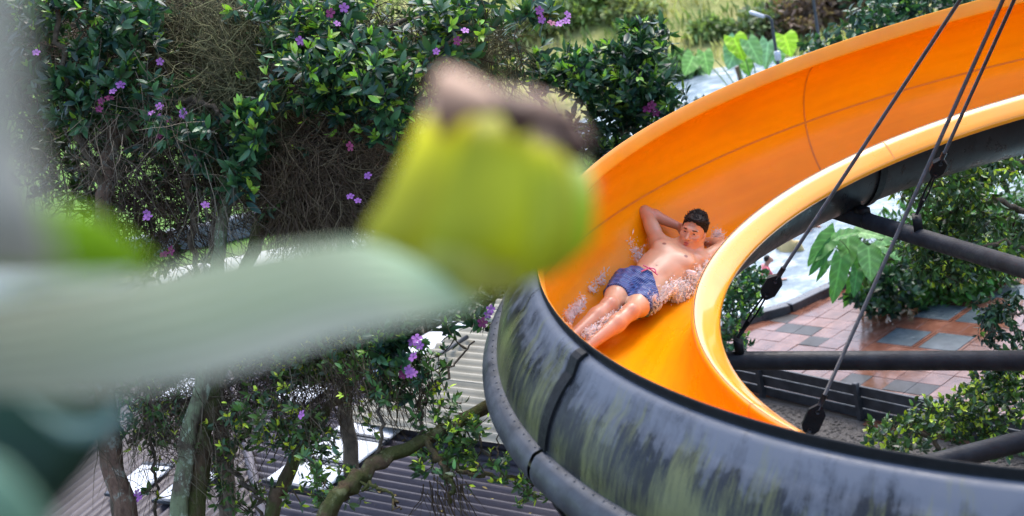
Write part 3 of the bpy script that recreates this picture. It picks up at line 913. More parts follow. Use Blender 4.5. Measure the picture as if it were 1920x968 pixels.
# ------------------------------------------------------------------ ground, hill, pool, plaza
def hill(x, y):
    h = np.clip(y - 34 + .25 * np.maximum(-x - 4, 0) * 0, 0, 200)
    return np.minimum(h * .20 + .25 * np.sin(x * .21) * np.minimum(h / 6, 1) + .18 * np.sin(y * .5 + x * .13) * np.minimum(h / 6, 1), 26 + 0 * x)
xs = np.concatenate([np.linspace(-260, -42, 30), np.linspace(-40, 50, 120), np.linspace(52, 260, 30)])
ys = np.concatenate([np.linspace(-60, 8, 12), np.linspace(9, 70, 110), np.linspace(72, 400, 40)])
X, Y = np.meshgrid(xs, ys, indexing='ij')
Z = hill(X, Y)
def groundmat():
    m, n, l, b = newmat('grass_and_soil')
    g = n.new('ShaderNodeNewGeometry')
    sp = n.new('ShaderNodeSeparateXYZ'); l.new(g.outputs['Position'], sp.inputs[0])
    pos = g.outputs['Position']
    soil = ramp(n, l, noise(n, l, 3, 6, vec=pos), [(.3, (.05, .04, .03)), (.7, (.13, .11, .085))])
    dry = ramp(n, l, noise(n, l, .45, 6, .65, vec=pos), [(.30, (.13, .17, .05)), (.46, (.32, .35, .13)), (.60, (.46, .43, .20)), (.78, (.18, .22, .07))])
    fine = noise(n, l, 5, 5, .7, vec=pos)
    dry = mixc(n, l, fine, dry, (.22, .20, .10), 'OVERLAY')
    green = ramp(n, l, noise(n, l, 1.1, 5, vec=pos), [(.3, (.06, .13, .02)), (.7, (.13, .23, .045))])
    xm = mth(n, l, 'MULTIPLY', mth(n, l, 'ADD', sp.outputs[0], 1.5), -.4, True)
    far = mth(n, l, 'MULTIPLY', mth(n, l, 'SUBTRACT', sp.outputs[1], 29), .5, True)
    mid = mth(n, l, 'MULTIPLY', mth(n, l, 'SUBTRACT', sp.outputs[1], 24), .5, True)
    far = mth(n, l, 'MAXIMUM', far, mth(n, l, 'MULTIPLY', mid, xm))
    c = mixc(n, l, far, soil, mixc(n, l, xm, dry, green))
    l.new(c, b.inputs['Base Color']); P(b, Roughness=.9, Specular_IOR_Level=.2)
    bump(n, l, b, fine, .8, .08)
    return m
tag(mesh('ground', np.stack([X, Y, Z], -1).reshape(-1, 3), grid_faces(len(xs), len(ys)), groundmat()), kind='structure')

def poly_sheet(name, pts, z, mat, thick=None):
    n_ = len(pts)
    V = [(x, y, z) for x, y in pts]; F = [tuple(range(n_))]
    if thick:
        V += [(x, y, z - thick) for x, y in pts]
        F += [((i + 1) % n_, i, n_ + i, n_ + (i + 1) % n_) for i in range(n_)]
    return mesh(name, V, F, mat, smooth=False)
def poolmat(name, c1, c2, foam, scale=1.6):
    m, n, l, b = newmat(name)
    g = n.new('ShaderNodeNewGeometry')
    f = noise(n, l, scale, 8, .68, vec=g.outputs['Position'])
    l.new(ramp(n, l, f, [(.34, c1), (.5, c2), (.60, foam)]), b.inputs['Base Color'])
    P(b, Roughness=.22, Specular_IOR_Level=.3)
    bump(n, l, b, noise(n, l, scale * 5, 5, .65, vec=g.outputs['Position']), .5, .05)
    return m
# the pool runs from the edge of the plaza back to the foot of the hill
pe = [atz(1330, 632, 0)[:2], atz(1430, 600, 0)[:2], atz(1480, 587, 0)[:2], atz(1560, 549, 0)[:2], atz(1640, 520, 0)[:2], atz(1760, 470, 0)[:2]]
pool = [tuple(q) for q in pe] + [(12, 19.5), (17, 29), (4.5, 34), (1.6, 30), (1.0, 22), (.6, 18.2)]
tag(poly_sheet('pool_water', pool, .03, poolmat('pool_white_water', (.09, .14, .18), (.19, .25, .29), (.46, .51, .54))), kind='structure')
edge = empty('pool_edge', (float(pe[1][0]), float(pe[1][1]), 0), 'dark wet stone kerb along the pool beside the tiled plaza', 'pool kerb')
M['kerb'] = simple('wet_kerb', (.035, .037, .042), (.10, .10, .11), 6, .25, .3, r2=.5)
for a_, b_ in zip(pe[:-1], pe[1:]):
    nseg = max(1, int(np.linalg.norm(b_ - a_) / .5))
    for q in range(nseg):
        p0 = a_ + (b_ - a_) * q / nseg; p1 = a_ + (b_ - a_) * (q + 1) / nseg
        d = nrm(np.append(p1 - p0, 0)); t = np.array([-d[1], d[0], 0])
        c = np.append((p0 + p1) / 2, .05)
        MB().box(c, d * (np.linalg.norm(p1 - p0) / 2 - .004), t * .075, (0, 0, .07), .008).build('kerb_stone', M['kerb'], edge, smooth=False)

# plaza of wet terracotta tiles with dark slate slabs let in
ta, tb = nrm([.755, .656, 0]), nrm([.656, -.755, 0])
T0 = np.array([3.665, 14.60, 0])
PT = .26
fence_a, fence_b = np.array([1.55, 14.86]), np.array([4.50, 10.69])
fd = nrm(fence_b - fence_a); fnrm = np.array([-fd[1], fd[0]])
if fnrm @ (np.array([4, 15]) - fence_a) < 0: fnrm = -fnrm
pz = [tuple(fence_a - fd * .5), tuple(fence_b + fd * 3), (9, 8.5), (11, 17)] + [tuple(q) for q in pe[::-1]]
M['grout'] = simple('mortar', (.10, .045, .03), (.16, .07, .045), 9, .3, .3)
plaza = tag(poly_sheet('plaza', pz, .008, M['grout']), kind='structure')
def tilemat(name, c1, c2, c3, r1, r2, sc=.8):
    m, n, l, b = newmat(name)
    g = n.new('ShaderNodeNewGeometry')
    oi = n.new('ShaderNodeObjectInfo')
    f = noise(n, l, 5, 6, .65, vec=g.outputs['Position'])
    big = noise(n, l, sc, 4, .6, vec=g.outputs['Position'])
    c = ramp(n, l, f, [(.3, c1), (.5, c2), (.72, c3)])
    h = n.new('ShaderNodeHueSaturation'); l.new(c, h.inputs['Color'])
    l.new(mth(n, l, 'ADD', mth(n, l, 'MULTIPLY', oi.outputs['Random'], .3), .85), h.inputs['Value'])
    l.new(h.outputs[0], b.inputs['Base Color'])
    l.new(ramp(n, l, big, [(.38, (r1,) * 3), (.62, (r2,) * 3)]), b.inputs['Roughness'])
    P(b, Specular_IOR_Level=.32, Coat_Weight=.12, Coat_Roughness=.06)
    bump(n, l, b, f, .35, .006)
    return m
M['terracotta'] = tilemat('wet_terracotta', (.095, .036, .022), (.15, .06, .037), (.23, .115, .08), .10, .34)
M['slate'] = tilemat('blue_slate', (.036, .052, .064), (.06, .08, .092), (.10, .125, .135), .22, .45)
M['charcoal'] = tilemat('charcoal_tile', (.010, .010, .013), (.018, .018, .022), (.03, .03, .034), .4, .6)
def tile_mesh(name, su, sv, mat):
    return mesh_data(name, np.concatenate(MB().box((0, 0, 0), ta * su, tb * sv, (0, 0, .011), .003).v), MB().box((0, 0, 0), ta * su, tb * sv, (0, 0, .011), .003).f, mat, smooth=False)
slabs = [(0, 0), (0, 2), (3, 0), (3, 2), (6, 0), (6, 2), (-6, 2), (-6, 4), (9, 0), (6, -3), (9, -3)]
char = [(1, -6), (0, -5), (0, -4), (-1, -3), (-4, 1), (-4, 3), (-4, 4), (2, -8), (3, -9), (4, -9)]
cov = {(i + a, j + b) for i, j in slabs for a in (0, 1) for b in (0, 1)} | set(char)
me_t = tile_mesh('tile', PT / 2 - .0015, PT / 2 - .0015, M['terracotta'])
me_c = tile_mesh('charcoal_tile', PT / 2 - .0015, PT / 2 - .0015, M['charcoal'])
me_s = tile_mesh('slate_slab', PT - .045, PT - .045, M['slate'])
def inside(pt):
    x, y = pt[:2]; r = False
    for (x0, y0), (x1, y1) in zip(pz, pz[1:] + pz[:1]):
        if (y0 > y) != (y1 > y) and x < (x1 - x0) * (y - y0) / (y1 - y0) + x0: r = not r
    return r
cells = []
for i in range(-16, 22):
    for j in range(-16, 16):
        c = T0 + ta * PT * (i + .5) + tb * PT * (j + .5)
        if (i, j) in cov or not inside(c): continue
        px, py = project(c)
        if px < 1300 or px > 2050 or py > 900 or py < 380: continue
        cells.append((np.linalg.norm(c - CAM), i, j, c))
cells.sort(key=lambda t: t[0])
far_t = MB()
for k, (d, i, j, c) in enumerate(cells):
    dz = .012 + RNG.normal(0, .0012)
    if k < 290:
        o = link('tile', me_t, plaza); o.location = (c[0], c[1], dz)
        o.rotation_euler = (RNG.normal(0, .006), RNG.normal(0, .006), 0)
    else:
        far_t.box((c[0], c[1], dz), ta * (PT / 2 - .0025), tb * (PT / 2 - .0025), (0, 0, .011), .006)
if far_t.n: tag(far_t.build('tile_paving', M['terracotta'], plaza, smooth=False), kind='stuff')
for i, j in slabs:
    c = T0 + ta * PT * (i + 1) + tb * PT * (j + 1)
    if inside(c):
        o = link('slate_slab', me_s, plaza); o.location = (c[0], c[1], .014)
fr_ = MB()
for i, j in slabs:            # narrow terracotta strips framing each slab
    c = T0 + ta * PT * (i + 1) + tb * PT * (j + 1)
    if not inside(c): continue
    for s_ in (-1, 1):
        fr_.box(c + ta * s_ * (PT - .022) + (0, 0, .011), ta * .017, tb * (PT - .004), (0, 0, .011))
        fr_.box(c + tb * s_ * (PT - .022) + (0, 0, .011), tb * .017, ta * (PT - .043), (0, 0, .011))
tag(fr_.build('border_tile', M['terracotta'], plaza, smooth=False), kind='stuff')
for i, j in char:
    c = T0 + ta * PT * (i + .5) + tb * PT * (j + .5)
    o = link('charcoal_tile', me_c, plaza); o.location = (c[0], c[1], .014)

# low black board fence between plaza and gravel
M['board'] = simple('black_board', (.018, .019, .023), (.05, .052, .06), 8, .38, .5, .004, r2=.6)
fence = empty('board_fence', (float(fence_a[0]), float(fence_a[1]), 0), 'low black board fence between the wet plaza and the gravel', 'fence')
FL = np.linalg.norm(fence_b - fence_a); npan = 4
f3, n3 = np.append(fd, 0), np.append(fnrm, 0)
for q in range(npan + 1):
    c = np.append(fence_a + fd * FL * q / npan, .20)
    MB().box(c - n3 * .028, f3 * .025, n3 * .025, (0, 0, .20), .006).build('post', M['board'], fence, smooth=False)
for q in range(npan):
    for k, (z0, hh) in enumerate(((.06, .052), (.18, .056), (.30, .052))):
        c = np.append(fence_a + fd * FL * (q + .5) / npan, z0)
        MB().box(c + n3 * (.016 + .002 * (k % 2)), f3 * (FL / npan / 2 - .003), n3 * .014, (0, 0, hh), .004).build('board', M['board'], fence, smooth=False)
gp = [tuple(fence_a - fd * 1 - fnrm * .05), tuple(fence_b + fd * 1 - fnrm * .05), tuple(fence_b + fd * 1 - fnrm * 4), tuple(fence_a - fd * 1 - fnrm * 4)]
M['gravel'] = simple('gravel', (.06, .053, .048), (.20, .185, .17), 60, .8, 1., .02)
tag(poly_sheet('gravel_bed', gp, .006, M['gravel']), kind='structure')
n_ = 2600
c = np.append(fence_a, 0) + f3 * RNG.uniform(0, FL, (n_, 1)) - n3 * RNG.uniform(.1, 1.6, (n_, 1)) + np.array([0, 0, .01])
v = ICO_V[None] * RNG.uniform(.008, .024, (n_, 1, 1)) * (1 + .2 * RNG.normal(0, 1, (n_, 12, 1))) * (1, 1, .6)
tag(mesh('pebbles', (c[:, None] + v).reshape(-1, 3), (ICO_F[None] + 12 * np.arange(n_)[:, None, None]).reshape(-1, 3).astype(np.int32), M['gravel'], smooth=False),
    'loose grey pebbles on the gravel beside the black fence', 'pebbles', kind='stuff')
# pale blue paddling pool at the right
pb = [(4.75, 11.2), (5.1, 13.0), (5.9, 14.4), (8.5, 14.6), (8.5, 9), (5.0, 9.4)]
tag(poly_sheet('paddling_pool_water', pb, .035, poolmat('pale_blue_pool', (.22, .50, .58), (.33, .62, .68), (.55, .76, .78), .8)), kind='structure')

# ------------------------------------------------------------------ leaves, twigs, trees
def leaf_geo(Pt, D, Nn, L, W, fold=.25, curl=.18, shape='oval'):
    """arrays of leaves: base points, directions, face normals, lengths, widths"""
    D = D / np.maximum(np.linalg.norm(D, axis=1, keepdims=True), 1e-9)
    X = np.cross(D, Nn); X /= np.maximum(np.linalg.norm(X, axis=1, keepdims=True), 1e-9)
    Z_ = np.cross(X, D)
    rows = [(.14, .27), (.36, .45), (.62, .43), (.84, .24)] if shape == 'oval' else [(.2, .4), (.5, .36), (.75, .22)]
    tpl = [(0, 0)] + [(u, v * s_) for u, v in rows for s_ in (1, 0, -1)] + [(1, 0)]
    nr = len(rows); K_ = len(tpl)
    V = []
    for u, v in tpl:
        h = abs(v) * fold * W - curl * L * u * u
        V.append(Pt + D * (u * L)[:, None] + X * (v * W)[:, None] + Z_ * h[:, None])
    V = np.stack(V, 1).reshape(-1, 3)
    e = 3 * (nr - 1) + 1
    tri = np.array([(0, 2, 1), (0, 3, 2), (e, e + 1, K_ - 1), (e + 1, e + 2, K_ - 1)])
    qd = np.array([q for r_ in range(nr - 1) for a in [1 + 3 * r_] for q in ((a, a + 1, a + 4, a + 3), (a + 1, a + 2, a + 5, a + 4))])
    o = K_ * np.arange(len(Pt))[:, None, None]
    return V, [(tri[None] + o).reshape(-1, 3).astype(np.int32), (qd[None] + o).reshape(-1, 4).astype(np.int32)]

def unit(n): 
    v = RNG.normal(0, 1, (n, 3)); return v / np.linalg.norm(v, axis=1, keepdims=True)
def gapnoise(Pt, sc, seed=0.):
    q = Pt * sc + seed
    return (np.sin(q[:, 0] * 1.7 + 1.3 * np.sin(q[:, 2] * 1.1 + seed)) + np.sin(q[:, 1] * 1.9 + 1.1 * np.sin(q[:, 0] * .9)) + np.sin(q[:, 2] * 2.1 + 1.2 * np.sin(q[:, 1] * 1.3))) / 3
def blob_points(blobs, n):
    """blobs: (px, py, depth, rx px, ry px, depth radius, weight)"""
    w_ = np.array([b[3] * b[4] * (b[6] if len(b) > 6 else 1) for b in blobs], float); w_ /= w_.sum()
    out = []
    for b, k in zip(blobs, RNG.multinomial(n, w_)):
        u = unit(k) * RNG.uniform(0, 1, (k, 1)) ** .4
        for q in u:
            d = b[2] + q[2] * b[5]
            out.append(at(b[0] + q[0] * b[3], b[1] + q[1] * b[4], d))
    return np.array(out)

class Strands:
    """thin three-sided twigs, collected into one part"""
    def __init__(s): s.V = []; s.F = []; s.C = []; s.n = 0
    def add(s, paths, rad, colr, taper=.4):
        """paths (m, k, 3)"""
        m, k, _ = paths.shape
        T_ = np.gradient(paths, axis=1); T_ /= np.maximum(np.linalg.norm(T_, axis=2, keepdims=True), 1e-9)
        X = np.cross(T_, np.array([.3, .8, .52])); X /= np.maximum(np.linalg.norm(X, axis=2, keepdims=True), 1e-9)
        Y = np.cross(T_, X)
        r = np.broadcast_to(np.asarray(rad, float).reshape(-1, 1), (m, 1)) * np.linspace(1, taper, k)[None]
        V = np.stack([paths + r[..., None] * (math.cos(a) * X + math.sin(a) * Y) for a in (0, 2 * PI / 3, 4 * PI / 3)], 2)
        i, j = np.meshgrid(np.arange(k - 1), np.arange(3), indexing='ij'); j2 = (j + 1) % 3
        f = np.stack([i * 3 + j, (i + 1) * 3 + j, (i + 1) * 3 + j2, i * 3 + j2], -1).reshape(-1, 4)
        F = (f[None] + (k * 3) * np.arange(m)[:, None, None]).reshape(-1, 4) + s.n
        s.V.append(V.reshape(-1, 3)); s.F.append(F)
        c = np.asarray(colr, float) * RNG.uniform(.6, 1.4, (m, 1))
        s.C.append(np.repeat(c, k * 3, axis=0)); s.n += m * k * 3
    def build(s, name, parent, mat='twig'):
        if not s.n: return
        o = mesh(name, np.concatenate(s.V), np.concatenate(s.F).astype(np.int32), M[mat], parent, col=np.concatenate(s.C))
        return tag(o, kind='stuff')

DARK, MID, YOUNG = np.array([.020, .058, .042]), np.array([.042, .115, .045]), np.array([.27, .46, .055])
def flower_mesh(name, mat):
    b = MB()
    for q in range(5):
        a = q * 2 * PI / 5
        d = np.array([math.cos(a), math.sin(a), 0]); t = np.array([-d[1], d[0], 0])
        z = np.array([0, 0, 1.])
        V = [d * .05 + z * .0, d * .45 + t * .30 + z * .16, d * .85 + t * .34 + z * .16, d * 1.02 + z * .08, d * .85 - t * .34 + z * .20, d * .45 - t * .30 + z * .20, d * .55 + z * .10]
        b.add(V, [(0, 6, 1), (1, 6, 2), (2, 6, 3), (3, 6, 4), (4, 6, 5), (5, 6, 0)])
    b.tube([(0, 0, -.5), (0, 0, 0), (0, 0, .3)], [.06, .08, .02], 5)
    return mesh_data(name, np.concatenate(b.v), b.f, mat)
FLW = flower_mesh('flower', M['petal'])
FLD = flower_mesh('faded_flower', M['petal_dark'])
LEAFME = {}
def leaf_obj_mesh(kind):
    if kind not in LEAFME:
        cs = {'dark': DARK * 1.2, 'mid': MID, 'young': YOUNG}[kind]
        V, F = leaf_geo(np.zeros((1, 3)), np.array([[1., 0, 0]]), np.array([[0, 0, 1.]]), np.ones(1), np.ones(1) * .40)
        LEAFME[kind] = mesh_data('leaf', V, F, M['leaf'], col=np.tile(cs, (14, 1)))
    return LEAFME[kind]

def crown(parent, blobs, n, skel, leafL=.09, ratio=.38, per=(6, 10), gap=.1, gsc=3., seed=0., young=.35, tone=1., twig_r=.0045, twig_c=(.075, .055, .035),
          droop=0., singles=0, mat='leaf', name='foliage', hue=(1, 1, 1), maxtwig=1.6):
    C_ = blob_points(blobs, n)
    C_ = C_[gapnoise(C_, gsc, seed) > -gap * 2 + RNG.uniform(-.25, .25, len(C_))] if gap < .5 else C_
    st = Strands()
    sk = np.asarray(skel, float)
    order = np.argsort(np.min(np.linalg.norm(C_[:, None, :] - sk[None, ::3], axis=2), axis=1)) if len(sk) else np.arange(len(C_))
    pts = np.empty((len(sk) + 3 * len(C_), 3)); pts[:len(sk)] = sk; m_ = len(sk)
    paths, axes = [], np.zeros_like(C_)
    for k in order:
        c = C_[k]
        d = np.linalg.norm(pts[:m_] - c, axis=1)
        j = d.argmin(); p0 = pts[j]
        if d[j] > maxtwig: p0 = c + (p0 - c) * maxtwig / d[j]
        mid = (p0 + c) / 2 + RNG.normal(0, .10, 3) * d[j] + np.array([0, 0, -.08 * d[j]])
        t = np.linspace(0, 1, 6)[:, None]
        pa = (1 - t) ** 2 * p0 + 2 * t * (1 - t) * mid + t * t * c
        paths.append(pa); axes[k] = nrm(pa[-1] - pa[-2])
        pts[m_:m_ + 2] = pa[[3, 5]]; m_ += 2
    st.add(np.array(paths), twig_r * RNG.uniform(.6, 1.5, len(paths)), twig_c)
    st.build('twigs', parent)
    ax = axes + np.array([0, 0, .55 - droop]) + RNG.normal(0, .25, axes.shape); ax /= np.linalg.norm(ax, axis=1, keepdims=True)
    k = RNG.integers(per[0], per[1] + 1, len(C_))
    ow = np.repeat(np.arange(len(C_)), k)
    N_ = len(ow)
    s = RNG.uniform(0, 1, N_)                                # 0 = oldest, 1 = tip
    X = np.cross(ax[ow], unit(N_)); X /= np.linalg.norm(X, axis=1, keepdims=True)
    shoot = (RNG.uniform(0, 1, len(C_)) < young)[ow]
    spread = 1.25 - .85 * s
    D = ax[ow] * np.cos(spread)[:, None] + X * np.sin(spread)[:, None] + np.array([0, 0, -droop * .8])
    Pb = C_[ow] - ax[ow] * ((1 - s) * leafL * .9)[:, None]
    L = leafL * (1.1 - .45 * s * shoot) * RNG.uniform(.7, 1.2, N_)
    Nn = ax[ow] * np.sin(spread)[:, None] - X * np.cos(spread)[:, None] + RNG.normal(0, .25, (N_, 3))
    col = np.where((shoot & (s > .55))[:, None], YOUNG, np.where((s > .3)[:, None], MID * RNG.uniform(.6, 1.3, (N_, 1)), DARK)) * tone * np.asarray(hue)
    W = L * ratio * RNG.uniform(.85, 1.2, N_)
    # the leaves nearest the lens are objects of their own
    own = np.zeros(N_, bool)
    if singles:
        dep = (Pb - CAM) @ CC - .12 * (s > .5)
        idx = np.argsort(dep / L)[:singles * 3]
        own[RNG.permutation(idx)[:singles]] = True
        Dn = D / np.linalg.norm(D, axis=1, keepdims=True)
        Xn = np.cross(Dn, Nn); Xn /= np.linalg.norm(Xn, axis=1, keepdims=True); Zn = np.cross(Xn, Dn)
        for q in np.where(own)[0]:
            o = link('leaf', leaf_obj_mesh('young' if shoot[q] and s[q] > .55 else 'mid' if s[q] > .3 else 'dark'), parent)
            R = Matrix((Dn[q] * L[q], -Xn[q] * L[q], Zn[q] * L[q])).transposed()
            o.matrix_basis = Matrix.Translation(Vector(Pb[q]) - parent.location) @ R.to_4x4()
    q = ~own
    V, F = leaf_geo(Pb[q], D[q], Nn[q], L[q], W[q])
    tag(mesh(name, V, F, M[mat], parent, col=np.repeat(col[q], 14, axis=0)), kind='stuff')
    return C_
def branch(parent, ctrl, r0, r1, mat, name='branch', n=26, rough=.10, seg=10, wob=.012):
    p_ = curve_pts([at(*c) for c in ctrl], n) 
    p_[1:-1] += RNG.normal(0, wob, (n - 2, 3))
    MB().tube(p_, np.linspace(r0, r1, n) * (1 + RNG.normal(0, .06, n)), seg, rough=rough).build(name, M[mat], parent)
    return p_
def to_ground(p_):
    """extend a trunk's control point down to the ground"""
    return p_
def hanging(parent, blobs, n, length, rad, colr, down=.8, name='hanging_twigs', seed=0., curl=.25, gap=.25, gsc=4.):
    C_ = blob_points(blobs, n)
    C_ = C_[gapnoise(C_, gsc, seed) > -gap]
    m = len(C_); k = 6
    d = unit(m) * (1 - down) + np.array([0, 0, -1.]) * down
    L = length * RNG.uniform(.4, 1.3, (m, 1))
    p_ = [C_]
    for i in range(k - 1):
        d = d + unit(m) * curl; d /= np.linalg.norm(d, axis=1, keepdims=True)
        p_.append(p_[-1] + d * L / (k - 1))
    st = Strands(); st.add(np.stack(p_, 1), rad * RNG.uniform(.6, 1.5, m), colr)
    return st.build(name, parent)
def flowers(parent, px_list, depth, me, size=.028):
    for x, y in px_list:
        d = depth + RNG.uniform(-.1, .1)
        o = link(me.name, me, parent)
        o.location = Vector(at(x, y, d)) - parent.location
        n_ = nrm(-CC * .8 + np.array([0, 0, .4]) + RNG.normal(0, .35, 3))
        o.rotation_euler = Vector(n_).to_track_quat('Z', 'Y').to_euler()
        o.scale = (size * RNG.uniform(.8, 1.15),) * 3

def tree_root(name, px, d, label, cat='tree', group=None):
    q = at(px, 1000, d)
    return empty(name, (q[0], q[1], 0), label, cat, group)
def trunk_base(p0, r):
    """control point where the trunk meets the ground, below the picture"""
    return p0

def trunk(parent, ctrl, r0, r1, mat, n=34, rough=.09, seg=14, foot=None, name='trunk'):
    pts = [at(*c) for c in ctrl]
    f0 = pts[0].copy(); lean = nrm(pts[0] - pts[1]); k = f0[2] / max(-lean[2], .3)
    f = np.array([f0[0] + lean[0] * k * .6, f0[1] + lean[1] * k * .6, -.05]) if foot is None else foot
    p_ = curve_pts([f, (f + f0) / 2 + RNG.normal(0, .03, 3)] + pts, n)
    p_[2:-1] += RNG.normal(0, .010, (n - 3, 3))
    rr = np.linspace(r0 * 1.35, r1, n); rr[:3] *= (1.5, 1.25, 1.1)
    MB().tube(p_, rr * (1 + RNG.normal(0, .05, n)), seg, rough=rough).build(name, M[mat], parent)
    return p_

# --- reddish trunk at the left, dark glossy crown above it
tA = tree_root('flowering_tree', 230, 8.7, 'reddish barked tree at far left with dark glossy leaves and purple blossom')
kA = trunk(tA, [(232, 985, 8.5), (203, 820, 8.6), (190, 620, 8.7), (192, 420, 8.8), (212, 270, 8.9), (245, 120, 9.0), (270, -60, 9.1)], .062, .03, 'redbark')
kA2 = branch(tA, [(198, 360, 8.85), (150, 250, 8.7), (120, 120, 8.6), (100, -40, 8.6)], .030, .014, 'bark')
kA3 = branch(tA, [(212, 270, 8.9), (300, 200, 8.6), (370, 190, 8.5), (430, 230, 8.4)], .026, .012, 'bark')
kA4 = branch(tA, [(360, 195, 8.5), (350, 330, 8.7), (362, 450, 8.8), (372, 600, 8.8)], .03, .014, 'bark')
skA = np.vstack([kA[14:], kA2, kA3, kA4])
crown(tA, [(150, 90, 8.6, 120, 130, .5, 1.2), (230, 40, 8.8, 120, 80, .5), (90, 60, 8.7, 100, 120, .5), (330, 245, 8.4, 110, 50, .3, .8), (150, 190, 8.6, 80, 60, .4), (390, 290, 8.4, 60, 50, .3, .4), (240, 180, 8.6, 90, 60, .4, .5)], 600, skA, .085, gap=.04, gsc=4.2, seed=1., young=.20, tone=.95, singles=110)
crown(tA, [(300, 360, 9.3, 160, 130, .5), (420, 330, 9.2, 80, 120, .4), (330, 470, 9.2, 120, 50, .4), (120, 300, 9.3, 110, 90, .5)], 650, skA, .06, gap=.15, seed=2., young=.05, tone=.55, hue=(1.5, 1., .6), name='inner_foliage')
hanging(tA, [(300, 330, 9.1, 170, 160, .5), (210, 60, 9.3, 230, 120, .5)], 2200, .45, .0035, (.075, .052, .036), .35, seed=2., curl=.4)
crown(tA, [(150, 120, 8.9, 160, 150, .4), (300, 200, 8.8, 140, 120, .4), (380, 330, 8.8, 90, 90, .3), (250, 60, 9., 160, 80, .4)], 420, skA, .05, per=(4, 7), gap=.1, gsc=4., seed=32., young=.2, tone=1.05, hue=(1.2, 1., .9), name='small_foliage')
flowers(tA, [(284, 213), (299, 200), (297, 219), (344, 213), (226, 160), (212, 172), (68, 99), (300, 116), (275, 400), (277, 408), (385, 385)], 8.25, FLW)
flowers(tA, [(370, 295), (300, 255), (186, 205), (190, 190), (205, 185), (315, 225), (308, 478), (322, 470)], 8.35, FLD, .028)

# --- twin lichen trunks, hanging brown twigs and bright shoots
tB = tree_root('flowering_tree', 350, 8.7, 'lichen covered twin trunk tree with brown hanging twigs and bright green shoots')
kB = trunk(tB, [(332, 985, 8.3), (352, 830, 8.35), (382, 690, 8.4), (402, 540, 8.6), (425, 380, 8.8), (436, 220, 8.9), (448, 60, 8.9), (455, -60, 8.9)], .046, .022, 'lichen')
kB2 = trunk(tB, [(362, 990, 8.4), (378, 850, 8.45), (405, 700, 8.5), (440, 560, 8.6), (490, 430, 8.8), (540, 280, 8.9), (610, 120, 8.9), (660, -60, 8.9)], .060, .02, 'mossbark')
kB3 = branch(tB, [(540, 280, 8.9), (620, 220, 8.7), (700, 180, 8.5), (790, 120, 8.5), (860, 60, 8.5)], .02, .008, 'bark')
kB4 = branch(tB, [(436, 220, 8.9), (500, 140, 8.6), (570, 90, 8.5), (640, 60, 8.4)], .018, .007, 'bark')
kB5 = branch(tB, [(600, 130, 8.9), (700, 60, 8.8), (830, 20, 8.8), (960, -20, 8.8), (1020, 20, 8.8)], .02, .008, 'bark')
skB = np.vstack([kB[16:], kB2[16:], kB3, kB4, kB5])
crown(tB, [(560, 120, 8.4, 130, 120, .4, 1.2), (680, 110, 8.4, 130, 110, .4, 1.3), (600, 215, 8.4, 150, 65, .35), (740, 210, 8.5, 80, 80, .35), (830, 60, 8.6, 90, 75, .35), (480, 40, 8.6, 70, 60, .3), (720, 20, 8.6, 180, 60, .4, 1.3)], 820, skB, .088, gap=.04, gsc=4.2, seed=4., young=.62, tone=1.05, singles=190)
crown(tB, [(455, 270, 8.35, 40, 75, .2), (450, 340, 8.3, 35, 35, .15), (920, 30, 8.8, 70, 50, .3, .6), (1010, 20, 8.8, 40, 20, .2, .4)], 60, skB, .10, gap=.3, seed=5., young=.45, tone=1.0, singles=30)
hanging(tB, [(575, 330, 8.8, 110, 120, .3, 1.3), (525, 290, 8.75, 60, 100, .3), (630, 360, 8.85, 70, 80, .3), (650, 250, 8.8, 60, 60, .2, .5)], 7500, .36, .0028, (.125, .09, .058), .5, name='brown_twigs', seed=1., gap=.5, curl=.55)
hanging(tB, [(405, 140, 8.8, 110, 160, .4, 1.2), (470, 220, 8.8, 80, 130, .3), (330, 60, 8.9, 80, 70, .3, .6), (560, 60, 9.1, 260, 100, .4, .7), (880, 100, 9.1, 110, 90, .3, .8)], 6500, .34, .0026, (.125, .118, .06), .4, curl=.6, name='mossy_strands', seed=3., gap=.35)
hanging(tB, [(330, 130, 9.3, 170, 170, .4), (730, 290, 9.1, 120, 130, .3)], 2600, .45, .0033, (.10, .07, .048), .35, name='dead_twigs', seed=6.)
crown(tB, [(560, 150, 8.7, 150, 150, .4), (730, 150, 8.7, 130, 150, .4), (870, 70, 8.8, 120, 90, .3, .8), (600, 40, 8.8, 200, 60, .4), (940, 150, 8.9, 60, 60, .3, .4), (480, 330, 8.7, 60, 110, .3, .4)], 520, skB, .052, per=(4, 7), gap=.1, gsc=4., seed=31., young=.4, tone=1.15, hue=(1.3, 1., .7), name='small_foliage')
flowers(tB, [(562, 77), (657, 369), (671, 377), (645, 15), (632, 45), (872, 58), (818, 97), (690, 330), (1012, 20), (1016, 37), (1064, 28), (1062, 40), (1050, 45)], 8.2, FLW)
flowers(tB, [(858, 77), (1034, 44), (655, 275), (620, 25)], 8.25, FLD, .028)

